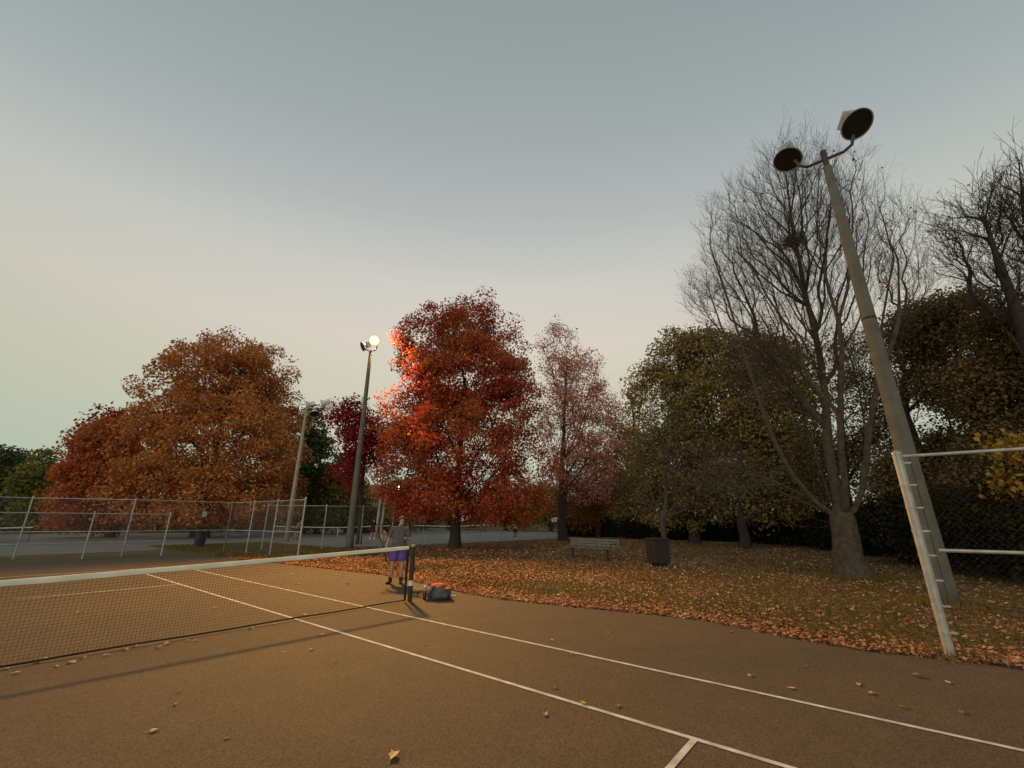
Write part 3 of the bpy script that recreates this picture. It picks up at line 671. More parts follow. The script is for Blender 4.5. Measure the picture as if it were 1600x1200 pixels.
# --- far tree line on the left and behind the courts
far = [('tall_pine', 'tall dark pine at the far left edge', 4, 95, [(0, 715, 18, 22), (2, 760, 26, 40), (5, 800, 30, 25)], 'pine'),
       ('far_pine', 'second dark pine with a ragged top on the left skyline', 34, 100, [(32, 715, 14, 12), (36, 755, 24, 32), (30, 800, 30, 24)], 'pine'),
       ('far_conifer', 'bushy green conifer on the skyline left of the russet tree', 74, 92, [(72, 718, 20, 18), (76, 762, 30, 38), (78, 805, 34, 22)], 'olive'),
       ('far_tan_tree', 'low tan tree below the skyline conifers', 52, 80, [(45, 755, 22, 28), (60, 800, 36, 26)], 'olive'),
       ('grey_conifer', 'grey green conifer behind the distant floodlight pole', 492, 62, [(492, 665, 20, 30), (490, 720, 28, 45), (495, 780, 32, 40)], 'pine'),
       ('green_conifer', 'bright green conifer between the two floodlight poles', 540, 60, [(535, 745, 26, 30), (540, 785, 38, 36), (515, 800, 30, 30)], 'olive'),
       ('dark_conifer', 'dark green conifer left of the lit pole base', 470, 66, [(465, 770, 24, 45), (475, 800, 30, 28)], 'pine'),
       ('far_bush_tree', 'distant green tree under the red maple left side', 640, 80, [(630, 775, 28, 26), (650, 800, 36, 22)], 'olive'),
       ('far_brown_tree', 'distant brown tree behind the maple trunk', 700, 84, [(700, 780, 40, 26), (730, 800, 40, 20)], 'amber'),
       ('far_green_tree', 'distant dark tree between the maple trunk and pink tree', 790, 78, [(780, 790, 38, 26), (815, 800, 34, 22)], 'green'),
       ('far_round_tree', 'distant dark tree behind the pink tree trunk', 860, 74, [(850, 785, 34, 32), (885, 800, 34, 24)], 'green'),
       ('far_gap_tree', 'distant dark tree filling the gap right of the pink tree', 985, 62, [(985, 770, 24, 40), (990, 805, 34, 26)], 'green'),
       ('far_hedge_tree', 'distant low evergreen showing above the bench', 940, 66, [(935, 795, 36, 26), (960, 810, 36, 20)], 'hedge'),
       ('garden_shrub', 'dark shrub in front of the house left side', 562, 64, [(556, 805, 24, 18), (575, 812, 24, 14)], 'olive'),
       ('garden_bush', 'dark shrub in front of the house right side', 608, 66, [(604, 806, 26, 17), (625, 810, 24, 16)], 'green'),
       ('far_corner_tree', 'distant brown tree beyond the left courts', 120, 85, [(110, 800, 40, 26), (160, 805, 40, 22)], 'amber'),
       ('far_low_tree', 'distant dark tree seen below the oak crown', 240, 78, [(230, 805, 46, 24), (285, 808, 40, 20)], 'green'),
       ('far_under_tree', 'distant dark tree right of the oak trunk', 370, 76, [(350, 800, 40, 26), (400, 800, 40, 28)], 'green')]
for i, (nm, lb, px, d, lob, lm) in enumerate(far):
    tree(nm, lb, px, d, lob, .3, 1.5, LM[lm], 190, 12000, .36, .62, seed=60 + i, group='trees beyond the far courts', tip=.018)
# --- the birch pair
bt = empty('birch_tree', tuple(at(590, 840, 46))[:2] + (0,)); tag(bt, 'pale twin stemmed birch between the lit pole and the player', 'tree')
for dx, lean in ((-.22, .25), (.25, .32)):
    MB().tube([(dx, 0, 0), (dx + lean * .3, 0, 2), (dx + lean * .7, 0, 4.2), (dx + lean * 1.3, .1, 6.5)], [.14, .12, .10, .05], 9).build('trunk', M['bark_pale'], bt, smooth=True)
rb = np.random.default_rng(5); Pb = rb.normal(size=(900, 3)) * np.array([1.1, 1.1, 1.1]) + np.array([.3, 0, 6.3]); Vb, Fb = leaves_np(Pb, .2, rb); np_obj('crown', Vb, Fb, LM['amber'], bt)

# --- the big bare tree on the right: limbs traced as real stems, then fine growth
def bare_tree(name, label, base, stems, dist0, lob_px, n_att, trunk_r, tip, bf, down, twigs, seed, bark, r0=.0055, length=(.5, 1.3), up=.6, leaves=None, flare=1.5, cap=None):
    rng = np.random.default_rng(seed); b = np.array([base[0], base[1], 0.0]); root = empty(name, tuple(b)); tag(root, label, 'tree')
    seeds = [b]; par = [-1]
    for z in (.3, .7, 1.2, 1.7): seeds.append(b + np.array([rng.normal() * .02, rng.normal() * .02, z])); par.append(len(seeds) - 2)
    top = len(seeds) - 1
    for st in stems:
        p = top
        pts = [at(*q) for q in st]
        dense = []
        prev = seeds[top]
        for q in pts:
            k = max(1, int(np.linalg.norm(q - prev) / .7))
            for j in range(1, k + 1): dense.append(prev + (q - prev) * j / k + rng.normal(size=3) * .035)
            prev = q
        for q in dense: seeds.append(q); par.append(p); p = len(seeds) - 1
    lob = lobes_from_px(lob_px, dist0); A = sample_lobes(lob, n_att, rng, .5); A[:, 2] = np.maximum(A[:, 2], 2.0)
    P, pr = grow(seeds, par, A, bf, down, first=5)
    V, F, Q, rad, ch, cnt = skeleton_mesh(P, pr, trunk_r, tip, sides=(12, 6, 3), flare=flare, nseed=5, cap=cap)
    np_obj('trunk', V - b, F, M[bark], root, smooth=True)
    add_twigs(root, Q, pr, ch, b, twigs, rng, M['twig'], up=up, length=length, r0=r0)
    if leaves:
        k = rng.choice(len(Q), leaves); Lp = Q[k] + rng.normal(size=(leaves, 3)) * .2; Lp = Lp[Lp[:, 2] > 3]
        V, F = leaves_np(Lp, .11 * rng.uniform(.6, 1.2, size=len(Lp)), rng); np_obj('leaf', V - b, F, LM['oak'], root)['kind'] = 'stuff'
    return root
BB = ground(1335, 903)
D0 = 17.5
stems = [[(1307, 812, D0 - .3), (1270, 782, D0 - .7), (1234, 748, D0 - 1.0), (1207, 690, D0 - 1.2), (1192, 640, D0 - 1.3), (1170, 570, D0 - 1.4), (1150, 505, D0 - 1.4), (1125, 430, D0 - 1.4), (1105, 380, D0 - 1.3)],
         [(1316, 800, D0), (1304, 745, D0), (1295, 699, D0 + .1), (1287, 602, D0 + .2), (1275, 520, D0 + .3), (1262, 477, D0 + .3), (1244, 387, D0 + .4), (1228, 290, D0 + .5), (1220, 235, D0 + .5)],
         [(1334, 800, D0 + .3), (1354, 744, D0 + .7), (1352, 655, D0 + .9), (1332, 570, D0 + 1), (1316, 520, D0 + 1), (1296, 466, D0 + 1), (1277, 350, D0 + 1), (1262, 264, D0 + 1.1), (1258, 225, D0 + 1.1)],
         [(1312, 815, D0 + .2), (1285, 740, D0 + .6), (1258, 660, D0 + 1), (1232, 560, D0 + 1.3), (1210, 459, D0 + 1.4), (1191, 384, D0 + 1.4), (1169, 310, D0 + 1.4)],
         [(1340, 805, D0 - .2), (1350, 720, D0 - .6), (1362, 620, D0 - .9), (1372, 520, D0 - 1.2), (1388, 430, D0 - 1.3), (1402, 360, D0 - 1.3)],
         [(1338, 800, D0 + .5), (1372, 700, D0 + 1.2), (1392, 600, D0 + 1.6), (1410, 510, D0 + 1.8), (1436, 420, D0 + 1.9), (1450, 380, D0 + 1.9)],
         [(1322, 800, D0 - .5), (1310, 700, D0 - 1), (1312, 600, D0 - 1.4), (1322, 500, D0 - 1.6), (1330, 400, D0 - 1.7), (1338, 310, D0 - 1.7)],
         [(1298, 825, D0 - .6), (1250, 800, D0 - 1.2), (1195, 785, D0 - 1.6), (1140, 775, D0 - 1.8), (1090, 768, D0 - 1.9)],
         [(1290, 832, D0 - .2), (1240, 822, D0 + .3), (1180, 808, D0 + .6), (1120, 800, D0 + .8)]]
bare_tree('bare_tree', 'big leafless multi stemmed tree with grey trunk left of the near pole', BB, stems, D0,
          [(1240, 285, 70, 75), (1165, 370, 78, 95), (1300, 320, 78, 90), (1125, 455, 70, 68), (1385, 375, 72, 88), (1250, 430, 120, 100), (1415, 450, 65, 70), (1200, 560, 95, 80), (1330, 560, 75, 70), (1150, 740, 70, 40)],
          4400, .33, .0052, .60, 1.2, 3, 21, 'bark', r0=.0034, length=(.4, 1.1), up=.6, leaves=420, flare=1.75, cap=(.15, 1.75, 15.5))
nb = at(1240, 376, D0 + .4); ne = empty('bird_nest', tuple(nb - np.array([0, 0, .22]))); tag(ne, 'dark bird nest of sticks high in the big bare tree', 'nest')
rb = np.random.default_rng(8); c = rb.normal(size=(420, 3)) * np.array([.20, .20, .13]) + np.array([0, 0, .2]); dd = rb.normal(size=(420, 3)); dd[:, 2] *= .4; dd /= np.linalg.norm(dd, axis=1, keepdims=True)
V, F = prisms(c - dd * .16, c + dd * .16, .008, 3); o = np_obj('sticks', V, F, M['nest'], ne); tag(o, kind='stuff')
MB().ball((0, 0, .18), (.26, .26, .17), 12, 8).build('bowl', M['nest'], ne)
# --- bare tree entering from the right edge
base2 = at(1660, 845, 20)
st2 = [[(1650, 700, 20), (1620, 600, 19.8), (1590, 480, 19.6), (1560, 400, 19.5), (1532, 330, 19.4), (1525, 270, 19.3)],
       [(1660, 650, 20), (1650, 520, 20), (1620, 400, 20), (1600, 300, 20), (1585, 220, 20)],
       [(1640, 620, 20), (1580, 520, 19), (1530, 450, 18.5), (1480, 400, 18.2), (1450, 330, 18.2)],
       [(1670, 620, 20.5), (1690, 500, 21), (1700, 380, 21), (1690, 280, 21)]]
bare_tree('edge_bare_tree', 'leafless tree reaching in from the upper right edge', base2, st2, 20, [(1560, 350, 62, 85), (1500, 400, 50, 60), (1620, 330, 70, 110), (1580, 450, 80, 50), (1480, 350, 28, 40), (1700, 400, 90, 120)], 1300, .33, .0075, .55, .8, 3, 22, 'bark_dark', r0=.0062, length=(.4, 1.1), up=.3, leaves=120)
# --- slender young tree by the bin
bs = ground(1040, 846)
d_s = math.hypot(bs[0] - CAM[0], bs[1] - CAM[1])
d_s = 24.0; bs = at(1037, 850, d_s)
st3 = [[(1036, 815, d_s), (1020, 780, d_s), (1005, 740, d_s - .3), (990, 690, d_s - .5)], [(1038, 810, d_s), (1040, 760, d_s + .2), (1036, 700, d_s + .3), (1040, 640, d_s + .3)],
       [(1042, 810, d_s), (1065, 775, d_s - .3), (1090, 740, d_s - .5), (1110, 700, d_s - .6)], [(1034, 805, d_s), (1000, 780, d_s + .4), (970, 760, d_s + .6)], [(1044, 805, d_s), (1085, 795, d_s - .3), (1130, 785, d_s - .5)]]
bare_tree('young_bare_tree', 'slender leafless young tree with fine twigs behind the litter bin', bs, st3, d_s, [(1000, 720, 55, 65), (1060, 700, 65, 75), (1100, 760, 70, 42), (970, 770, 40, 35), (1040, 640, 45, 45)], 620, .13, .006, .5, .8, 2, 23, 'bark', r0=.005, length=(.4, 1.1), up=.45, flare=1.3)

# ------------------------------------------------------------------ fallen leaves and grass
LITTER = leaf_mat('fallen_leaves', [(.15, .075, .042), (.33, .165, .082), (.48, .27, .145), (.40, .15, .085), (.66, .46, .29)], .25, .1, bias=.28)
def edge_x(y):
    return np.interp(y, [p_[1] for p_ in edge], [p_[0] for p_ in edge])
def litter(n, rng):
    out = []
    # broad lawn, thinning with distance
    y = rng.uniform(-12, 19, n); x = edge_x(y) + rng.exponential(6.5, n) - .06
    d = np.hypot(x - 11, y - 9); keep = rng.uniform(size=n) < np.clip(.42 + .6 * np.exp(-(d / 9) ** 2) - .18 * (y < -3), .12, 1)
    k2 = np.sin(x * 1.3 + y * .7) + np.sin(x * .5 - y * 1.1 + 1) + rng.normal(size=n) * .9 > -.9
    keep &= ~((y > 12) & (x < 9.5) & (rng.uniform(size=n) < .75))
    sel = keep & k2 & (x < 42) & ~((x > 9.4) & (y > 16.8)); out.append(np.c_[x[sel], y[sel]])
    # drift along the edge of the court
    m_ = n // 6; y = rng.uniform(-10, 14, m_); x = edge_x(y) + np.abs(rng.normal(size=m_)) * .45 - .10; out.append(np.c_[x, y])
    # under the trees at the far side and right
    m_ = n // 5; x = rng.uniform(8, 34, m_); y = rng.uniform(-10, 16, m_); out.append(np.c_[x, y])
    return np.concatenate(out)
XY = litter(90000, RNG)
dist = np.hypot(XY[:, 0] - CAM[0], XY[:, 1] - CAM[1])
Pl = np.c_[XY, RNG.uniform(.008, .035, len(XY))]
V, F = leaves_np(Pl, np.clip(.045 + .0017 * dist, .05, .10) * RNG.uniform(.55, 1.35, len(Pl)), RNG, .85, flat=.85, curl=.5)
V[:, 2] = np.maximum(V[:, 2], .004)
o = np_obj('fallen_leaves', V, F, LITTER); tag(o, 'carpet of fallen brown and orange leaves on the lawn', 'leaves', kind='stuff')
GRASS = leaf_mat('dry_grass', [(.07, .065, .02), (.11, .09, .03), (.16, .12, .05)], .3, .3)
n = 60000; y = RNG.uniform(-11, 13, n); x = edge_x(y) + .05 + RNG.exponential(4.5, n); s_ = x < 26; Pg = np.c_[x[s_], y[s_], np.zeros(s_.sum())]
n = len(Pg); hgt = RNG.uniform(.025, .065, (n, 1)); a = RNG.uniform(0, 6.28, n); dv = np.c_[np.cos(a), np.sin(a), np.zeros(n)] * (.004 + .0008 * np.hypot(Pg[:, 0] - CAM[0], Pg[:, 1] - CAM[1]))[:, None]
tipo = RNG.normal(size=(n, 3)) * .02; tipo[:, 2] = 0
V = np.stack([Pg - dv, Pg + dv, Pg + tipo + np.c_[np.zeros((n, 2)), hgt]], axis=1).reshape(-1, 3); F = np.arange(3 * n).reshape(n, 3)
o = np_obj('grass', V, F, GRASS); tag(o, 'short dry grass between the fallen leaves', 'grass', kind='stuff')

# taller tufts left standing round posts and trunks, and the grass strip beyond the court
tp = []
for cx, cy, r_, k in ((7.67, -8.49, .26, 900), (BB[0], BB[1], .62, 1500), (2.79, -8.14, .07, 160), (9.28, 16.41, .27, 500), (13.36, 11.89, .45, 700)):
    a = RNG.uniform(0, 6.28, k); rr_ = r_ + np.abs(RNG.normal(size=k)) * .22; tp.append(np.c_[cx + np.cos(a) * rr_, cy + np.sin(a) * rr_, RNG.uniform(.05, .15, k)])
k = 14000; gx = RNG.uniform(2.4, 9.2, k); gy = RNG.uniform(11, 28, k); ok = gx > edge_x(np.minimum(gy, 18)) + .1 * (gy < 18.3); tp.append(np.c_[gx, gy, RNG.uniform(.05, .12, k)][ok])
T_ = np.concatenate(tp); n = len(T_); a = RNG.uniform(0, 6.28, n); wd = (.005 + .0007 * np.hypot(T_[:, 0] - CAM[0], T_[:, 1] - CAM[1]))[:, None]
b0 = np.c_[T_[:, :2], np.zeros(n)]; dv = np.c_[np.cos(a), np.sin(a), np.zeros(n)] * wd; tip_ = RNG.normal(size=(n, 3)) * .03; tip_[:, 2] = T_[:, 2]
V = np.stack([b0 - dv, b0 + dv, b0 + tip_], axis=1).reshape(-1, 3)
o = np_obj('tall_grass', V, np.arange(3 * n).reshape(n, 3), leaf_mat('olive_grass', [(.10, .085, .022), (.16, .125, .035), (.22, .15, .05)], .3, .3)); tag(o, 'olive grass tufts round the posts and on the strip beyond the court', 'grass', kind='stuff')
# the wooded horizon behind everything, too far to tell one tree from the next
k = 26000; az = RNG.uniform(R(-12), R(105), k); dd = RNG.uniform(104, 118, k); hz = (3.2 + 1.3 * np.sin(az * 23) + .9 * np.sin(az * 61 + 1)) * RNG.uniform(size=k) ** .6
V, F = leaves_np(np.c_[CAM[0] + np.sin(az) * dd, CAM[1] + np.cos(az) * dd, hz], .75 * RNG.uniform(.6, 1.3, k), RNG)
V[:, 2] = np.maximum(V[:, 2], .01); o = np_obj('far_wood', V, F, LM['green']); tag(o, 'low dark wood along the horizon', 'wood', kind='stuff')

# single leaves on the court
def court_leaf(px, py, size, k, label, big=False):
    g = ground(px, py); rng = np.random.default_rng(k); me_v = []; n = 11
    rad = []
    for i in range(n):
        t = i / n * 2 * math.pi; rad.append(size * .5 * (1 + (.16 if i % 2 else -.14) + rng.normal() * .13))
    top = [(0, 0, .008 + size * .10)]; cz = rng.uniform(.15, .5); ratio = rng.uniform(.5, .85)
    for i in range(n):
        t = i / n * 2 * math.pi; x = math.cos(t) * rad[i]; y_ = math.sin(t) * rad[i] * ratio
        top.append((x, y_, .006 + abs(y_) * cz + .12 * size * (1 + math.sin(t * 2 + k)) * .5))
    q = MB(); q.add(top, [(0, 1 + i, 1 + (i + 1) % n) for i in range(n)])
    q.tube([(0, 0, .008 + size * .1), (-size * .5, .01, .012), (-size * .85, .02, .010)], .0022, 4)
    o = q.build('fallen_leaf', LEAFM[k % len(LEAFM)]); o.location = (g[0], g[1], .008); o.rotation_euler = (0, 0, rng.uniform(0, 6.28))
    tag(o, label, 'leaf', 'single fallen leaves on the court'); return o
LEAFM = [mat('tan_leaf', (.46, .30, .15), (.34, .20, .09), .8, 30), mat('brown_leaf', (.30, .15, .07), (.2, .09, .04), .8, 30), mat('pale_leaf', (.60, .42, .24), (.5, .32, .16), .8, 30)]
net_leaves = [(10, 1047), (25, 1054), (62, 1036), (70, 1031), (90, 1043), (111, 1037), (196, 1017), (211, 1011), (247, 1014), (293, 1003), (305, 1003), (392, 984), (401, 979), (428, 977), (476, 962), (492, 960), (165, 1026), (130, 1030), (262, 1008)]
ORD = ['leftmost', 'second', 'third', 'fourth', 'fifth', 'sixth', 'seventh', 'eighth', 'ninth', 'tenth', 'eleventh', 'twelfth', 'thirteenth', 'fourteenth', 'fifteenth', 'sixteenth', 'seventeenth', 'eighteenth', 'nineteenth']
def nth(i): return 'leftmost dry leaf' if i == 0 else ORD[i] + ' dry leaf from the left'
for i, (px, py) in enumerate(sorted(net_leaves)): court_leaf(px, py, .055 + .015 * (i % 3), 3 * i + (2 if i % 2 else 0), nth(i) + ' along the bottom of the near net')
singles = [((614, 1185), .13, 2, 'large pale orange leaf near the bottom centre of the court'), ((240, 1145), .085, 2, 'narrow pale leaf alone at the lower left of the court'), ((852, 1119), .085, 0, 'upright tan leaf left of the singles line'), ((912, 1102), .085, 0, 'tan leaf lying on the singles line'),
           ((868, 1077), .07, 1, 'brown leaf just above the singles line'), ((862, 1002), .075, 2, 'pale leaf above the middle of the doubles line'), ((896, 1024), .075, 0, 'leaf just below the doubles line'), ((1048, 1058), .06, 1, 'small leaf touching the doubles line right of centre'),
           ((486, 1017), .075, 0, 'tan leaf below the crossing of net and singles line'), ((503, 994), .085, 2, 'pale leaf near the crossing of net and singles line'), ((445, 1021), .045, 2, 'tiny pale leaf left of the net crossing'), ((890, 967), .085, 1, 'dark leaf on the court near the lawn edge'),
           ((1172, 1058), .085, 2, 'pale leaf left of the right hand leaf scatter'), ((1238, 1078), .075, 2, 'small pale leaf just above the doubles line at right'), ((1342, 1072), .085, 2, 'upper pale leaf of the pair by the doubles line'), ((1363, 1086), .10, 0, 'lower long leaf of the pair by the doubles line'),
           ((1437, 1059), .13, 1, 'big reddish brown leaf below the fence post'), ((1483, 1069), .085, 2, 'pale leaf right of the big reddish leaf'), ((1410, 1107), .08, 1, 'brown leaf near the doubles line at the right'), ((1504, 1116), .075, 1, 'thin brown leaf at the far right of the court'),
           ((966, 1106), .075, 1, 'dark leaf right of the singles line'), ((1142, 989), .09, 1, 'dark leaf at the court edge in front of the lawn'), ((697, 968), .06, 0, 'small leaf beside the doubles line near the bag'), ((280, 1083), .06, 1, 'upper faint leaf at left centre of the court'),
           ((274, 1103), .07, 1, 'lower faint leaf at left centre of the court'), ((666, 1009), .05, 1, 'tiny leaf between the two sidelines'), ((355, 1156), .05, 1, 'tiny leaf at the lower left centre'), ((524, 1035), .04, 1, 'speck of leaf below the net crossing'), ((1260, 1043), .06, 1, 'thin leaf between fence post and doubles line'), ((795, 960), .055, 0, 'small leaf on the court right of the bag'), ((950, 990), .05, 0, 'small leaf between the lawn and the doubles line')]
for i, ((px, py), s, c_, lb) in enumerate(singles): court_leaf(px, py, s * .8, 3 * i + 300 + c_, lb)
for i, (x, y) in enumerate(sorted([(-1.2, 3.1), (-2.2, 5.0), (.6, 4.2), (1.4, 3.2), (-.6, 7.5), (-3.0, 8.8), (1.5, 6.5), (.3, 9.2), (-1.9, 2.2), (-3.6, 3.5)], key=lambda p_: math.atan2(p_[0] - CAM[0], p_[1] - CAM[1]))):
    o = court_leaf(600, 1000, .09, 700 + i, nth(i) + ' on the court beyond the near net'); o.location = (x, y, .008)

# ------------------------------------------------------------------ bench and bin
be = empty('park_bench', (12.75, 2.55, 0), math.atan2(-2.7, -.42) ); tag(be, 'long low slatted bench on the lawn left of the bin', 'bench')
# local x along the bench, local y towards the back
for k in range(4): MB().box((0, -.21 + k * .125, .455), (2.75, .105, .035)).build('seat_slat', M['bench'], be, bevel=.006)
for k in range(3): MB().box((0, .30 + k * .02, .55 + k * .115), (2.75, .03, .095), Matrix.Rotation(-.17, 3, 'X')).build('back_slat', M['bench'], be, bevel=.006)
for x in (-.98, .98):
    l = MB(); l.tube([(x, 0, 0), (x, 0, .41)], .035, 10); l.box((x, .02, .425), (.05, .56, .03)); l.box((x, .0, .01), (.14, .3, .02)); l.build('leg', M['iron'], be)
    b_ = MB(); b_.tube([(x, .26, .42), (x, .30, .55), (x, .36, .84)], .018, 8); b_.build('back_support', M['iron'], be)
for x in (-1.3, 1.3):
    a_ = MB(); a_.tube([(x, -.22, .47), (x, -.22, .62), (x, .25, .66)], .016, 8); a_.build('armrest', M['iron'], be)
tb = empty('litter_bin', (11.40, -1.12, 0), R(-36)); tag(tb, 'dark brown panelled litter bin in front of the young bare tree', 'bin')
MB().box((0, 0, .06), (.40, .40, .12)).build('base', M['iron'], tb, bevel=.01)
MB().box((0, 0, .53), (.55, .55, .80)).build('body', M['iron'], tb)
for s, ax in ((-1, 0), (1, 0), (-1, 1), (1, 1)):
    for k in range(6):
        off = -.245 + k * .098
        c_ = (off, s * .295, .53) if ax == 0 else (s * .295, off, .53)
        d_ = (.088, .035, .80) if ax == 0 else (.035, .088, .80)
        MB().box(c_, d_).build('panel', M['bin'], tb, bevel=.006)
MB().box((0, 0, .955), (.68, .68, .05)).build('rim', M['bin'], tb, bevel=.012)
MB().box((0, 0, .985), (.40, .40, .02)).build('lid', M['iron'], tb)

# ------------------------------------------------------------------ bag, bottle, racket by the net post
bp = empty('backpack', (1.47, -.26, .008), R(-38)); tag(bp, 'grey backpack with orange cloth on top beside the net post', 'backpack')
q = MB(); q.loft([((0, 0, 0), .20, .13), ((0, 0, .02), .245, .165), ((0, 0, .10), .26, .18), ((.01, 0, .17), .25, .17), ((.02, 0, .23), .20, .14), ((.02, 0, .26), .10, .07)], 22)
q.build('body', M['bag'], bp, smooth=True)
q = MB(); q.loft([((.02, -.17, .03), .15, .05), ((.02, -.18, .08), .165, .065), ((.02, -.165, .15), .14, .05), ((.02, -.15, .18), .06, .02)], 18); q.build('front_pocket', M['bag'], bp, smooth=True)
q = MB()
for i in range(8):
    a = i * .785; q.ball((-.02 + math.cos(a) * .09, math.sin(a) * .06, .265 + .012 * math.sin(i * 3)), (.075, .055, .032), 10, 6)
q.ball((-.02, 0, .28), (.10, .07, .035), 12, 7); q.ball((.17, -.12, .215), (.07, .05, .022), 10, 6); q.build('orange_cloth', M['orange'], bp, smooth=True)
MB().tube([(-.16, -.13, .05), (-.22, -.19, .10), (-.16, -.14, .19), (-.08, -.06, .26)], .014, 8).build('strap', M['black'], bp)
MB().tube([(.2, -.1, .02), (.27, -.14, .012), (.22, -.2, .012), (.1, -.21, .015)], .012, 8).build('strap', M['black'], bp)
wb = empty('water_bottle', (1.26, -.05, .008)); tag(wb, 'maroon water bottle with white cap standing beside the backpack', 'bottle')
MB().tube([(0, 0, 0), (0, 0, .012), (0, 0, .19), (0, 0, .215), (0, 0, .225)], [.033, .037, .037, .026, .024], 18).build('body', M['bottle'], wb, smooth=True)
MB().tube([(0, 0, .222), (0, 0, .262), (0, 0, .275)], [.027, .027, .02], 16).build('cap', M['white'], wb)
MB().tube([(0, 0, .178), (0, 0, .192)], .0385, 16).build('band', M['white'], wb)
def racket(name, label, loc, quat, frame, grip):
    r_ = empty(name, loc); r_.rotation_mode = 'QUATERNION'; r_.rotation_quaternion = quat; tag(r_, label, 'racket')
    n = 26; ring = [(math.sin(2 * math.pi * k / n) * .125, 0, .50 + .165 - math.cos(2 * math.pi * k / n) * .165) for k in range(n + 1)]
    MB().tube(ring, .011, 8, cap=False).build('frame', frame, r_, smooth=True)
    MB().tube([(-.012, 0, .20), (-.012, 0, .32), (-.07, 0, .535)], .009, 8).build('throat', frame, r_)
    MB().tube([(.012, 0, .20), (.012, 0, .32), (.07, 0, .535)], .009, 8).build('throat', frame, r_)
    MB().tube([(0, 0, 0), (0, 0, .01), (0, 0, .22)], [.018, .016, .015], 10).build('grip', grip, r_)
    A = []; B = []
    for x in np.arange(-.11, .111, .012):
        h_ = .165 * math.sqrt(max(0, 1 - (x / .125) ** 2)); A.append((x, 0, .665 - h_)); B.append((x, 0, .665 + h_))
    for z in np.arange(-.15, .151, .012):
        w2 = .125 * math.sqrt(max(0, 1 - (z / .165) ** 2)); A.append((-w2, 0, .665 + z)); B.append((w2, 0, .665 + z))
    V, F = prisms(A, B, .0011, 3); o = np_obj('strings', V, F, M['black'], r_); tag(o, kind='stuff'); return r_
gr = ground(708, 934); d_ = Vector((CAM[0] - 0, 0, 0))
rdir = Vector((-_r2[0], -_r2[1], 0)).normalized()          # from the grip towards the bag
qr = rdir.to_track_quat('Z', 'X')
racket('tennis_racket', 'racket lying behind the backpack with its white grip sticking out', (gr[0] + .05, gr[1] - .02, .03), qr, M['black'], M['white'])

# ------------------------------------------------------------------ people
def remesh(o, vox, it=4):
    a = o.modifiers.new('remesh', 'REMESH'); a.mode = 'VOXEL'; a.voxel_size = vox; a.use_smooth_shade = True
    s = o.modifiers.new('smooth', 'SMOOTH'); s.factor = .5; s.iterations = it
def limb(q, pts, rad, n=12): q.tube(pts, rad, n)
def hand(q, w, d, out, thumb, s=1.0):
    """palm and five curled fingers from wrist w along d; out = knuckle side normal, thumb = side of the thumb"""
    w = Vector(w); d = Vector(d).normalized(); t = Vector(thumb); t = (t - d * t.dot(d)).normalized(); nrm = d.cross(t)
    if nrm.dot(Vector(out)) < 0: nrm = -nrm
    for k in (-.02, 0, .02): q.tube([w + t * k * .6, w + d * .045 + t * k, w + d * .09 + t * k * 1.1], [.016, .016, .013], 8)
    for i, (k, ln) in enumerate(((.030, .070), (.010, .080), (-.010, .074), (-.029, .058))):
        b = w + d * .085 + t * k
        q.tube([b, b + d * ln * .45 - nrm * .006, b + d * ln * .75 - nrm * .022, b + d * ln * .85 - nrm * .040], [.0095, .009, .0082, .007], 7)
    b = w + d * .03 + t * .026
    q.tube([b, b + t * .025 + d * .022, b + t * .032 + d * .05 - nrm * .012, b + t * .026 + d * .07 - nrm * .02], [.012, .0105, .0095, .008], 7)
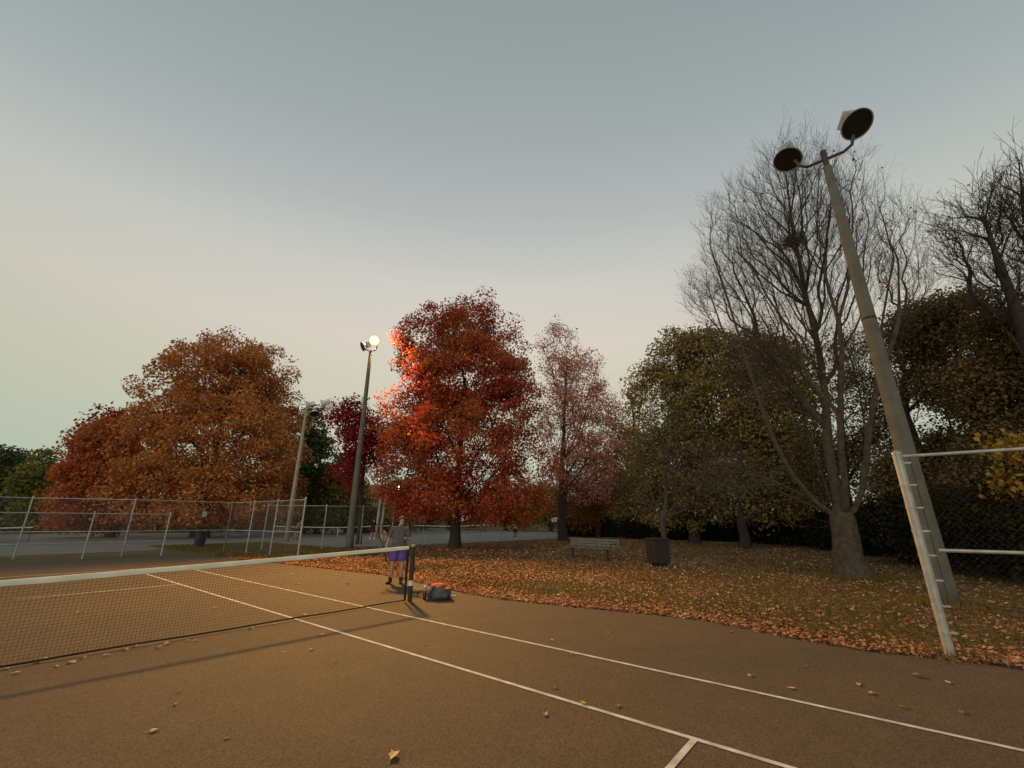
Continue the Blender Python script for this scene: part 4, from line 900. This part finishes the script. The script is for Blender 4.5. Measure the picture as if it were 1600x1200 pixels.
def person(label, loc, rz, J, mats, vox=.007, shorts_z=.55, scale=1.0, headband=True, hands=True, long_hair=False, cap=None, group=None):
    """J: joint positions, facing local -Y. mats: shirt, shorts, shoe, hair"""
    root = empty('person', loc, rz); tag(root, label, 'person', group); root.scale = (scale,) * 3
    V_ = Vector
    H = V_(J['head']); nk = V_(J['neck']); ch_ = V_(J['chest']); pe = V_(J['pelvis'])
    q = MB()
    q.ball(H + V_((0, .012, .02)), (.078, .097, .105), 18, 12)                 # skull
    q.ball(H + V_((0, -.022, -.055)), (.056, .066, .062), 14, 9)                # jaw
    q.tube([H + V_((0, -.094, .012)), H + V_((0, -.112, -.022)), H + V_((0, -.092, -.03))], [.010, .015, .009], 8)   # nose
    for s in (-1, 1):
        q.ball(H + V_((s * .080, .012, -.01)), (.012, .022, .032), 8, 6)        # ears
        q.ball(H + V_((s * .034, -.078, .022)), (.022, .014, .008), 8, 5)       # brow
    q.ball(H + V_((0, -.083, -.066)), (.026, .012, .008), 8, 5)                 # lips
    q.tube([H + V_((0, .02, -.05)), nk + V_((0, 0, .02)), nk - V_((0, 0, .06))], [.056, .054, .07], 12)
    q.tube([pe, (pe + ch_) / 2, ch_, nk - V_((0, 0, .05))], [.14, .13, .145, .08], 16, flat=(1, .72))
    for s, k in ((-1, 'r'), (1, 'l')):
        sh, el, wr = (V_(J[k + x]) for x in ('sh', 'el', 'wr')); hp, kn, an = (V_(J[k + x]) for x in ('hp', 'kn', 'an'))
        q.tube([ch_ + (sh - ch_) * .55, sh, sh + (el - sh) * .5, el, el + (wr - el) * .3, wr], [.055, .056, .047, .038, .041, .027], 12)
        if hands: hand(q, wr, J[k + 'hd'], J[k + 'out'], J[k + 'th'])
        else: q.tube([wr, wr + V_(J[k + 'hd']).normalized() * .09, wr + V_(J[k + 'hd']).normalized() * .16], [.026, .038, .018], 8)
        q.tube([hp, hp + (kn - hp) * .4, kn, kn + (an - kn) * .3, an, an - V_((0, 0, .03))], [.088, .082, .055, .058, .036, .038], 12)
    b = q.build('body', M['skin'], root); remesh(b, vox, 3)
    # hair
    q = MB(); q.ball(H + V_((0, .022, .036)), (.090, .104, .100), 18, 12); q.ball(H + V_((0, -.055, .092)), (.066, .045, .032), 12, 7)
    if long_hair: q.tube([H + V_((0, .08, .05)), H + V_((0, .12, -.05)), nk + V_((0, .09, -.06))], [.05, .055, .03], 10)
    for s in (-1, 1): q.ball(H + V_((s * .076, .03, -.005)), (.018, .05, .06), 10, 7)
    h_ = q.build('hair', cap or M[mats[3]], root); remesh(h_, max(vox, .008), 3)
    if headband:
        ring = [H + V_((math.sin(a) * .097, .006 - math.cos(a) * .113, .058 + .012 * -math.cos(a) * -1)) for a in np.linspace(0, 2 * math.pi, 25)]
        MB().tube(ring, .014, 8, cap=False, flat=(.4, 1.2)).build('headband', M['band'], root, smooth=True)
    # shirt
    q = MB(); q.tube([pe - V_((0, 0, .06)), pe + V_((0, 0, .06)), (pe + ch_) / 2, ch_ - V_((0, 0, .02)), ch_ + V_((0, 0, .10)), nk - V_((0, 0, .03)), nk + V_((0, 0, .015))], [.205, .196, .180, .186, .165, .105, .066], 20, flat=(1, .72))
    for k in ('r', 'l'):
        sh, el = V_(J[k + 'sh']), V_(J[k + 'el'])
        q.tube([ch_ + (sh - ch_) * .5 + V_((0, 0, .03)), sh, sh + (el - sh) * .45, sh + (el - sh) * .78], [.085, .080, .076, .080], 14)
    t = q.build('t_shirt', M[mats[0]], root); remesh(t, max(vox, .010), 5)
    # shorts
    q = MB(); q.tube([pe + V_((0, 0, .07)), pe - V_((0, 0, .03)), pe - V_((0, 0, .12))], [.165, .182, .178], 18, flat=(1, .78))
    for k in ('r', 'l'):
        hp, kn = V_(J[k + 'hp']), V_(J[k + 'kn']); f = max(.3, min(1.15, (hp.z - shorts_z) / max(hp.z - kn.z, .05))); e_ = hp + (kn - hp) * f
        q.tube([hp + V_((0, 0, .03)), hp + (e_ - hp) * .5, e_], [.108, .112, .118], 14)
    t = q.build('shorts', M[mats[1]], root); remesh(t, max(vox, .010), 4)
    for k in ('r', 'l'):
        an = V_(J[k + 'an']); tz = V_((J[k + 'toe'][0], J[k + 'toe'][1], 0)); g = V_((an.x, an.y, 0))
        q = MB(); q.tube([an + V_((0, 0, .10)), an + V_((0, 0, .03)), g + V_((0, .01, .035))], [.050, .050, .052], 12)
        q.tube([g + V_((0, .045, .035)), g + V_((0, 0, .045)), g + (tz - g) * .55 + V_((0, 0, .04)), tz + V_((0, 0, .03))], [.034, .045, .046, .030], 12, flat=(1, .9))
        for i_, vv in enumerate(q.v):
            if vv[2] < 0: q.v[i_] = (vv[0], vv[1], 0.0)
        t = q.build('shoe', M[mats[2]], root); remesh(t, max(vox, .008), 3)
    return root
P0 = dict(head=(.03, -.06, 1.565), neck=(0, 0, 1.43), chest=(0, 0, 1.24), pelvis=(0, 0, .93),
          rsh=(-.185, 0, 1.37), rel=(-.29, .03, 1.10), rwr=(-.335, -.04, .875), rhd=(-.1, -.12, -1), rout=(-1, 0, 0), rth=(0, -1, 0),
          lsh=(.185, 0, 1.37), lel=(.27, .02, 1.10), lwr=(.20, -.20, 1.10), lhd=(-.35, -.7, .12), lout=(.3, 0, -.9), lth=(.9, -.1, .5),
          rhp=(-.095, 0, .88), rkn=(-.135, -.03, .48), ran=(-.16, .02, .09), rtoe=(-.25, -.16, 0), lhp=(.095, 0, .88), lkn=(.11, -.02, .48), lan=(.11, .03, .09), ltoe=(.10, -.19, 0))
pg = ground(619, 912)
ang = -math.atan2(pg[0] - CAM[0], pg[1] - CAM[1])
person('player in grey shirt and purple shorts looking down behind the net', (pg[0], pg[1], .008), ang, P0, ('shirt', 'shorts', 'shoe', 'hair'), scale=1.0)
# the racket hanging in the right hand
mr_ = Matrix.Rotation(ang, 4, 'Z'); hw = mr_ @ Vector((-.355, -.06, .80)); up_ = (mr_ @ Vector((-.18, .10, 1))).normalized()
base_r = Vector((pg[0], pg[1], .008)) + hw - up_ * .27
zq = up_; xq = (mr_ @ Vector((1, .5, 0))); yq = zq.cross(xq).normalized(); xq = yq.cross(zq)
mm_ = Matrix((xq, yq, zq)).transposed()
racket('tennis_racket', 'dark racket held head up in the right hand of the player', base_r, mm_.to_quaternion(), M['black'], M['darkcloth'])
def pose(**k): d = dict(P0); d.update(k); return d
run = pose(head=(0, -.05, 1.58), rkn=(-.12, -.12, .5), ran=(-.13, .12, .12), rtoe=(-.13, -.06, 0), lkn=(.12, -.16, .5), lan=(.16, -.10, .09), ltoe=(.17, -.3, 0), rel=(-.33, -.06, 1.13), rwr=(-.42, -.25, 1.05), rhd=(-.2, -1, 0), lel=(.3, .02, 1.12), lwr=(.30, -.2, .98), lhd=(0, -1, -.2), pelvis=(0, .02, .90))
stand = pose(head=(0, -.03, 1.58), rwr=(-.27, -.12, .90), rhd=(0, -.3, -1), lwr=(.27, -.10, .88), lel=(.26, .02, 1.1), lhd=(0, -.3, -1), rel=(-.26, .02, 1.1), lkn=(.1, -.02, .48), ran=(-.11, .02, .09), rtoe=(-.14, -.2, 0))
bend = pose(head=(.16, -.32, 1.48), neck=(.1, -.22, 1.36), chest=(.06, -.14, 1.20), rsh=(-.12, -.14, 1.31), lsh=(.24, -.14, 1.31), rel=(-.2, -.3, 1.08), lel=(.3, -.32, 1.06), rwr=(-.05, -.5, 1.0), lwr=(.2, -.52, 1.0), rhd=(.3, -1, 0), lhd=(-.2, -1, 0))
f1 = ground(581, 843); person('far player in dark clothes standing right of the lit pole', (f1[0], f1[1], .008), ang + .5, run, ('darkcloth', 'redcloth', 'white', 'hair'), vox=.014, headband=False, hands=True, shorts_z=.6)
f2 = ground(805, 838.5); person('distant person in pale top and dark trousers right of the maple', (f2[0], f2[1], .008), ang - .8, stand, ('whitecloth', 'darkcloth', 'darkcloth', 'hair'), vox=.014, headband=False, shorts_z=.1, cap=M['whitecloth'], scale=.95)
f3 = ground(462, 843); person('distant player in tan top bending beside the corner fence post', (f3[0], f3[1], .008), ang + .9, bend, ('tancloth', 'darkcloth', 'shoe', 'hair'), vox=.014, headband=False, cap=M['whitecloth'])
# ------------------------------------------------------------------ small far things
ho = at(588, 815, 84); he = empty('house', (ho[0], ho[1], 0), R(-20)); tag(he, 'cream house with pinkish roof glimpsed behind the lit pole', 'house')
MB().box((0, 0, 2.6), (9, 6, 5.2)).build('wall', M['wall'], he)
q = MB(); q.add([(-5, -3.6, 5.0), (5, -3.6, 5.0), (5, 0, 7.6), (-5, 0, 7.6), (5, 3.6, 5.0), (-5, 3.6, 5.0), (-5, -3.6, 5.2), (5, -3.6, 5.2), (5, 0, 7.8), (-5, 0, 7.8), (5, 3.6, 5.2), (-5, 3.6, 5.2)],
      [(6, 7, 8, 9), (9, 8, 10, 11), (0, 3, 2, 1), (3, 5, 4, 2), (0, 1, 7, 6), (5, 11, 10, 4), (0, 6, 9, 3), (3, 9, 11, 5), (1, 2, 8, 7), (2, 4, 10, 8)]); rf = q.build('roof', M['roof'], he)
q = MB(); q.add([(-4.5, -2.99, 5.2), (-4.5, 2.99, 5.2), (-4.5, 0, 7.4), (-4.4, -2.99, 5.2), (-4.4, 2.99, 5.2), (-4.4, 0, 7.4)], [(0, 2, 1), (3, 4, 5), (0, 3, 5, 2), (1, 2, 5, 4), (0, 1, 4, 3)]); q.build('gable', M['wall'], he)
for x in (-3, 0, 3):
    wdw = MB().box((x, -3.02, 3.2), (1.2, .06, 1.5)).build('window', M['window'], he); MB().box((x, -3.06, 2.4), (1.4, .12, .1)).build('sill', M['white'], wdw)
sl = empty('street_lamp', tuple(at(618, 815, 66))[:2] + (0,)); tag(sl, 'small lit yellow street lamp showing through the red leaves', 'street lamp')
hz_ = float(at(618, 762, 66)[2])
MB().tube([(0, 0, 0), (0, 0, hz_ - .2)], [.08, .05], 8).build('pole', M['iron'], sl)
MB().tube([(0, 0, hz_ + .22), (0, 0, hz_ + .3), (0, 0, hz_ + .42)], [.36, .3, .06], 12).build('hood', M['iron'], sl)
MB().ball((0, 0, 0), (.26, .26, .28), 12, 8).build('globe', emit_mat('street_globe', (1, .78, .3), (1, .7, .2), 14, 10, .4), sl, smooth=True, loc=(0, 0, hz_))
sg = empty('sign_board', tuple(at(868, 815, 58))[:2] + (0,), ang); tag(sg, 'small white board left of the pink tree trunk', 'sign')
MB().box((0, 0, 1.75), (1.0, .05, .5)).build('board', M['white'], sg); MB().tube([(-.4, .04, 0), (-.4, .04, 1.95)], .03, 8).build('leg', M['iron'], sg); MB().tube([(.4, .04, 0), (.4, .04, 1.95)], .03, 8).build('leg', M['iron'], sg)
sp = empty('sign_post', tuple(at(317, 815, 33))[:2] + (0,), ang + .4); tag(sp, 'thin post with small pale plate in front of the oak trunk', 'sign')
MB().tube([(0, 0, 0), (0, 0, 2.05)], .022, 8).build('post', M['iron'], sp); MB().box((0, -.03, 1.92), (.22, .02, .32)).build('plate', M['alu'], sp)
bn = empty('trash_barrel', tuple(at(313, 843, 34))[:2] + (0,)); tag(bn, 'small dark barrel at the oak trunk beyond the corner fence', 'bin')
MB().tube([(0, 0, 0), (0, 0, .05), (0, 0, .85), (0, 0, .9)], [.26, .28, .29, .27], 16).build('drum', M['iron'], bn); MB().tube([(0, 0, .86), (0, 0, .9)], .305, 16).build('rim', M['iron'], bn)
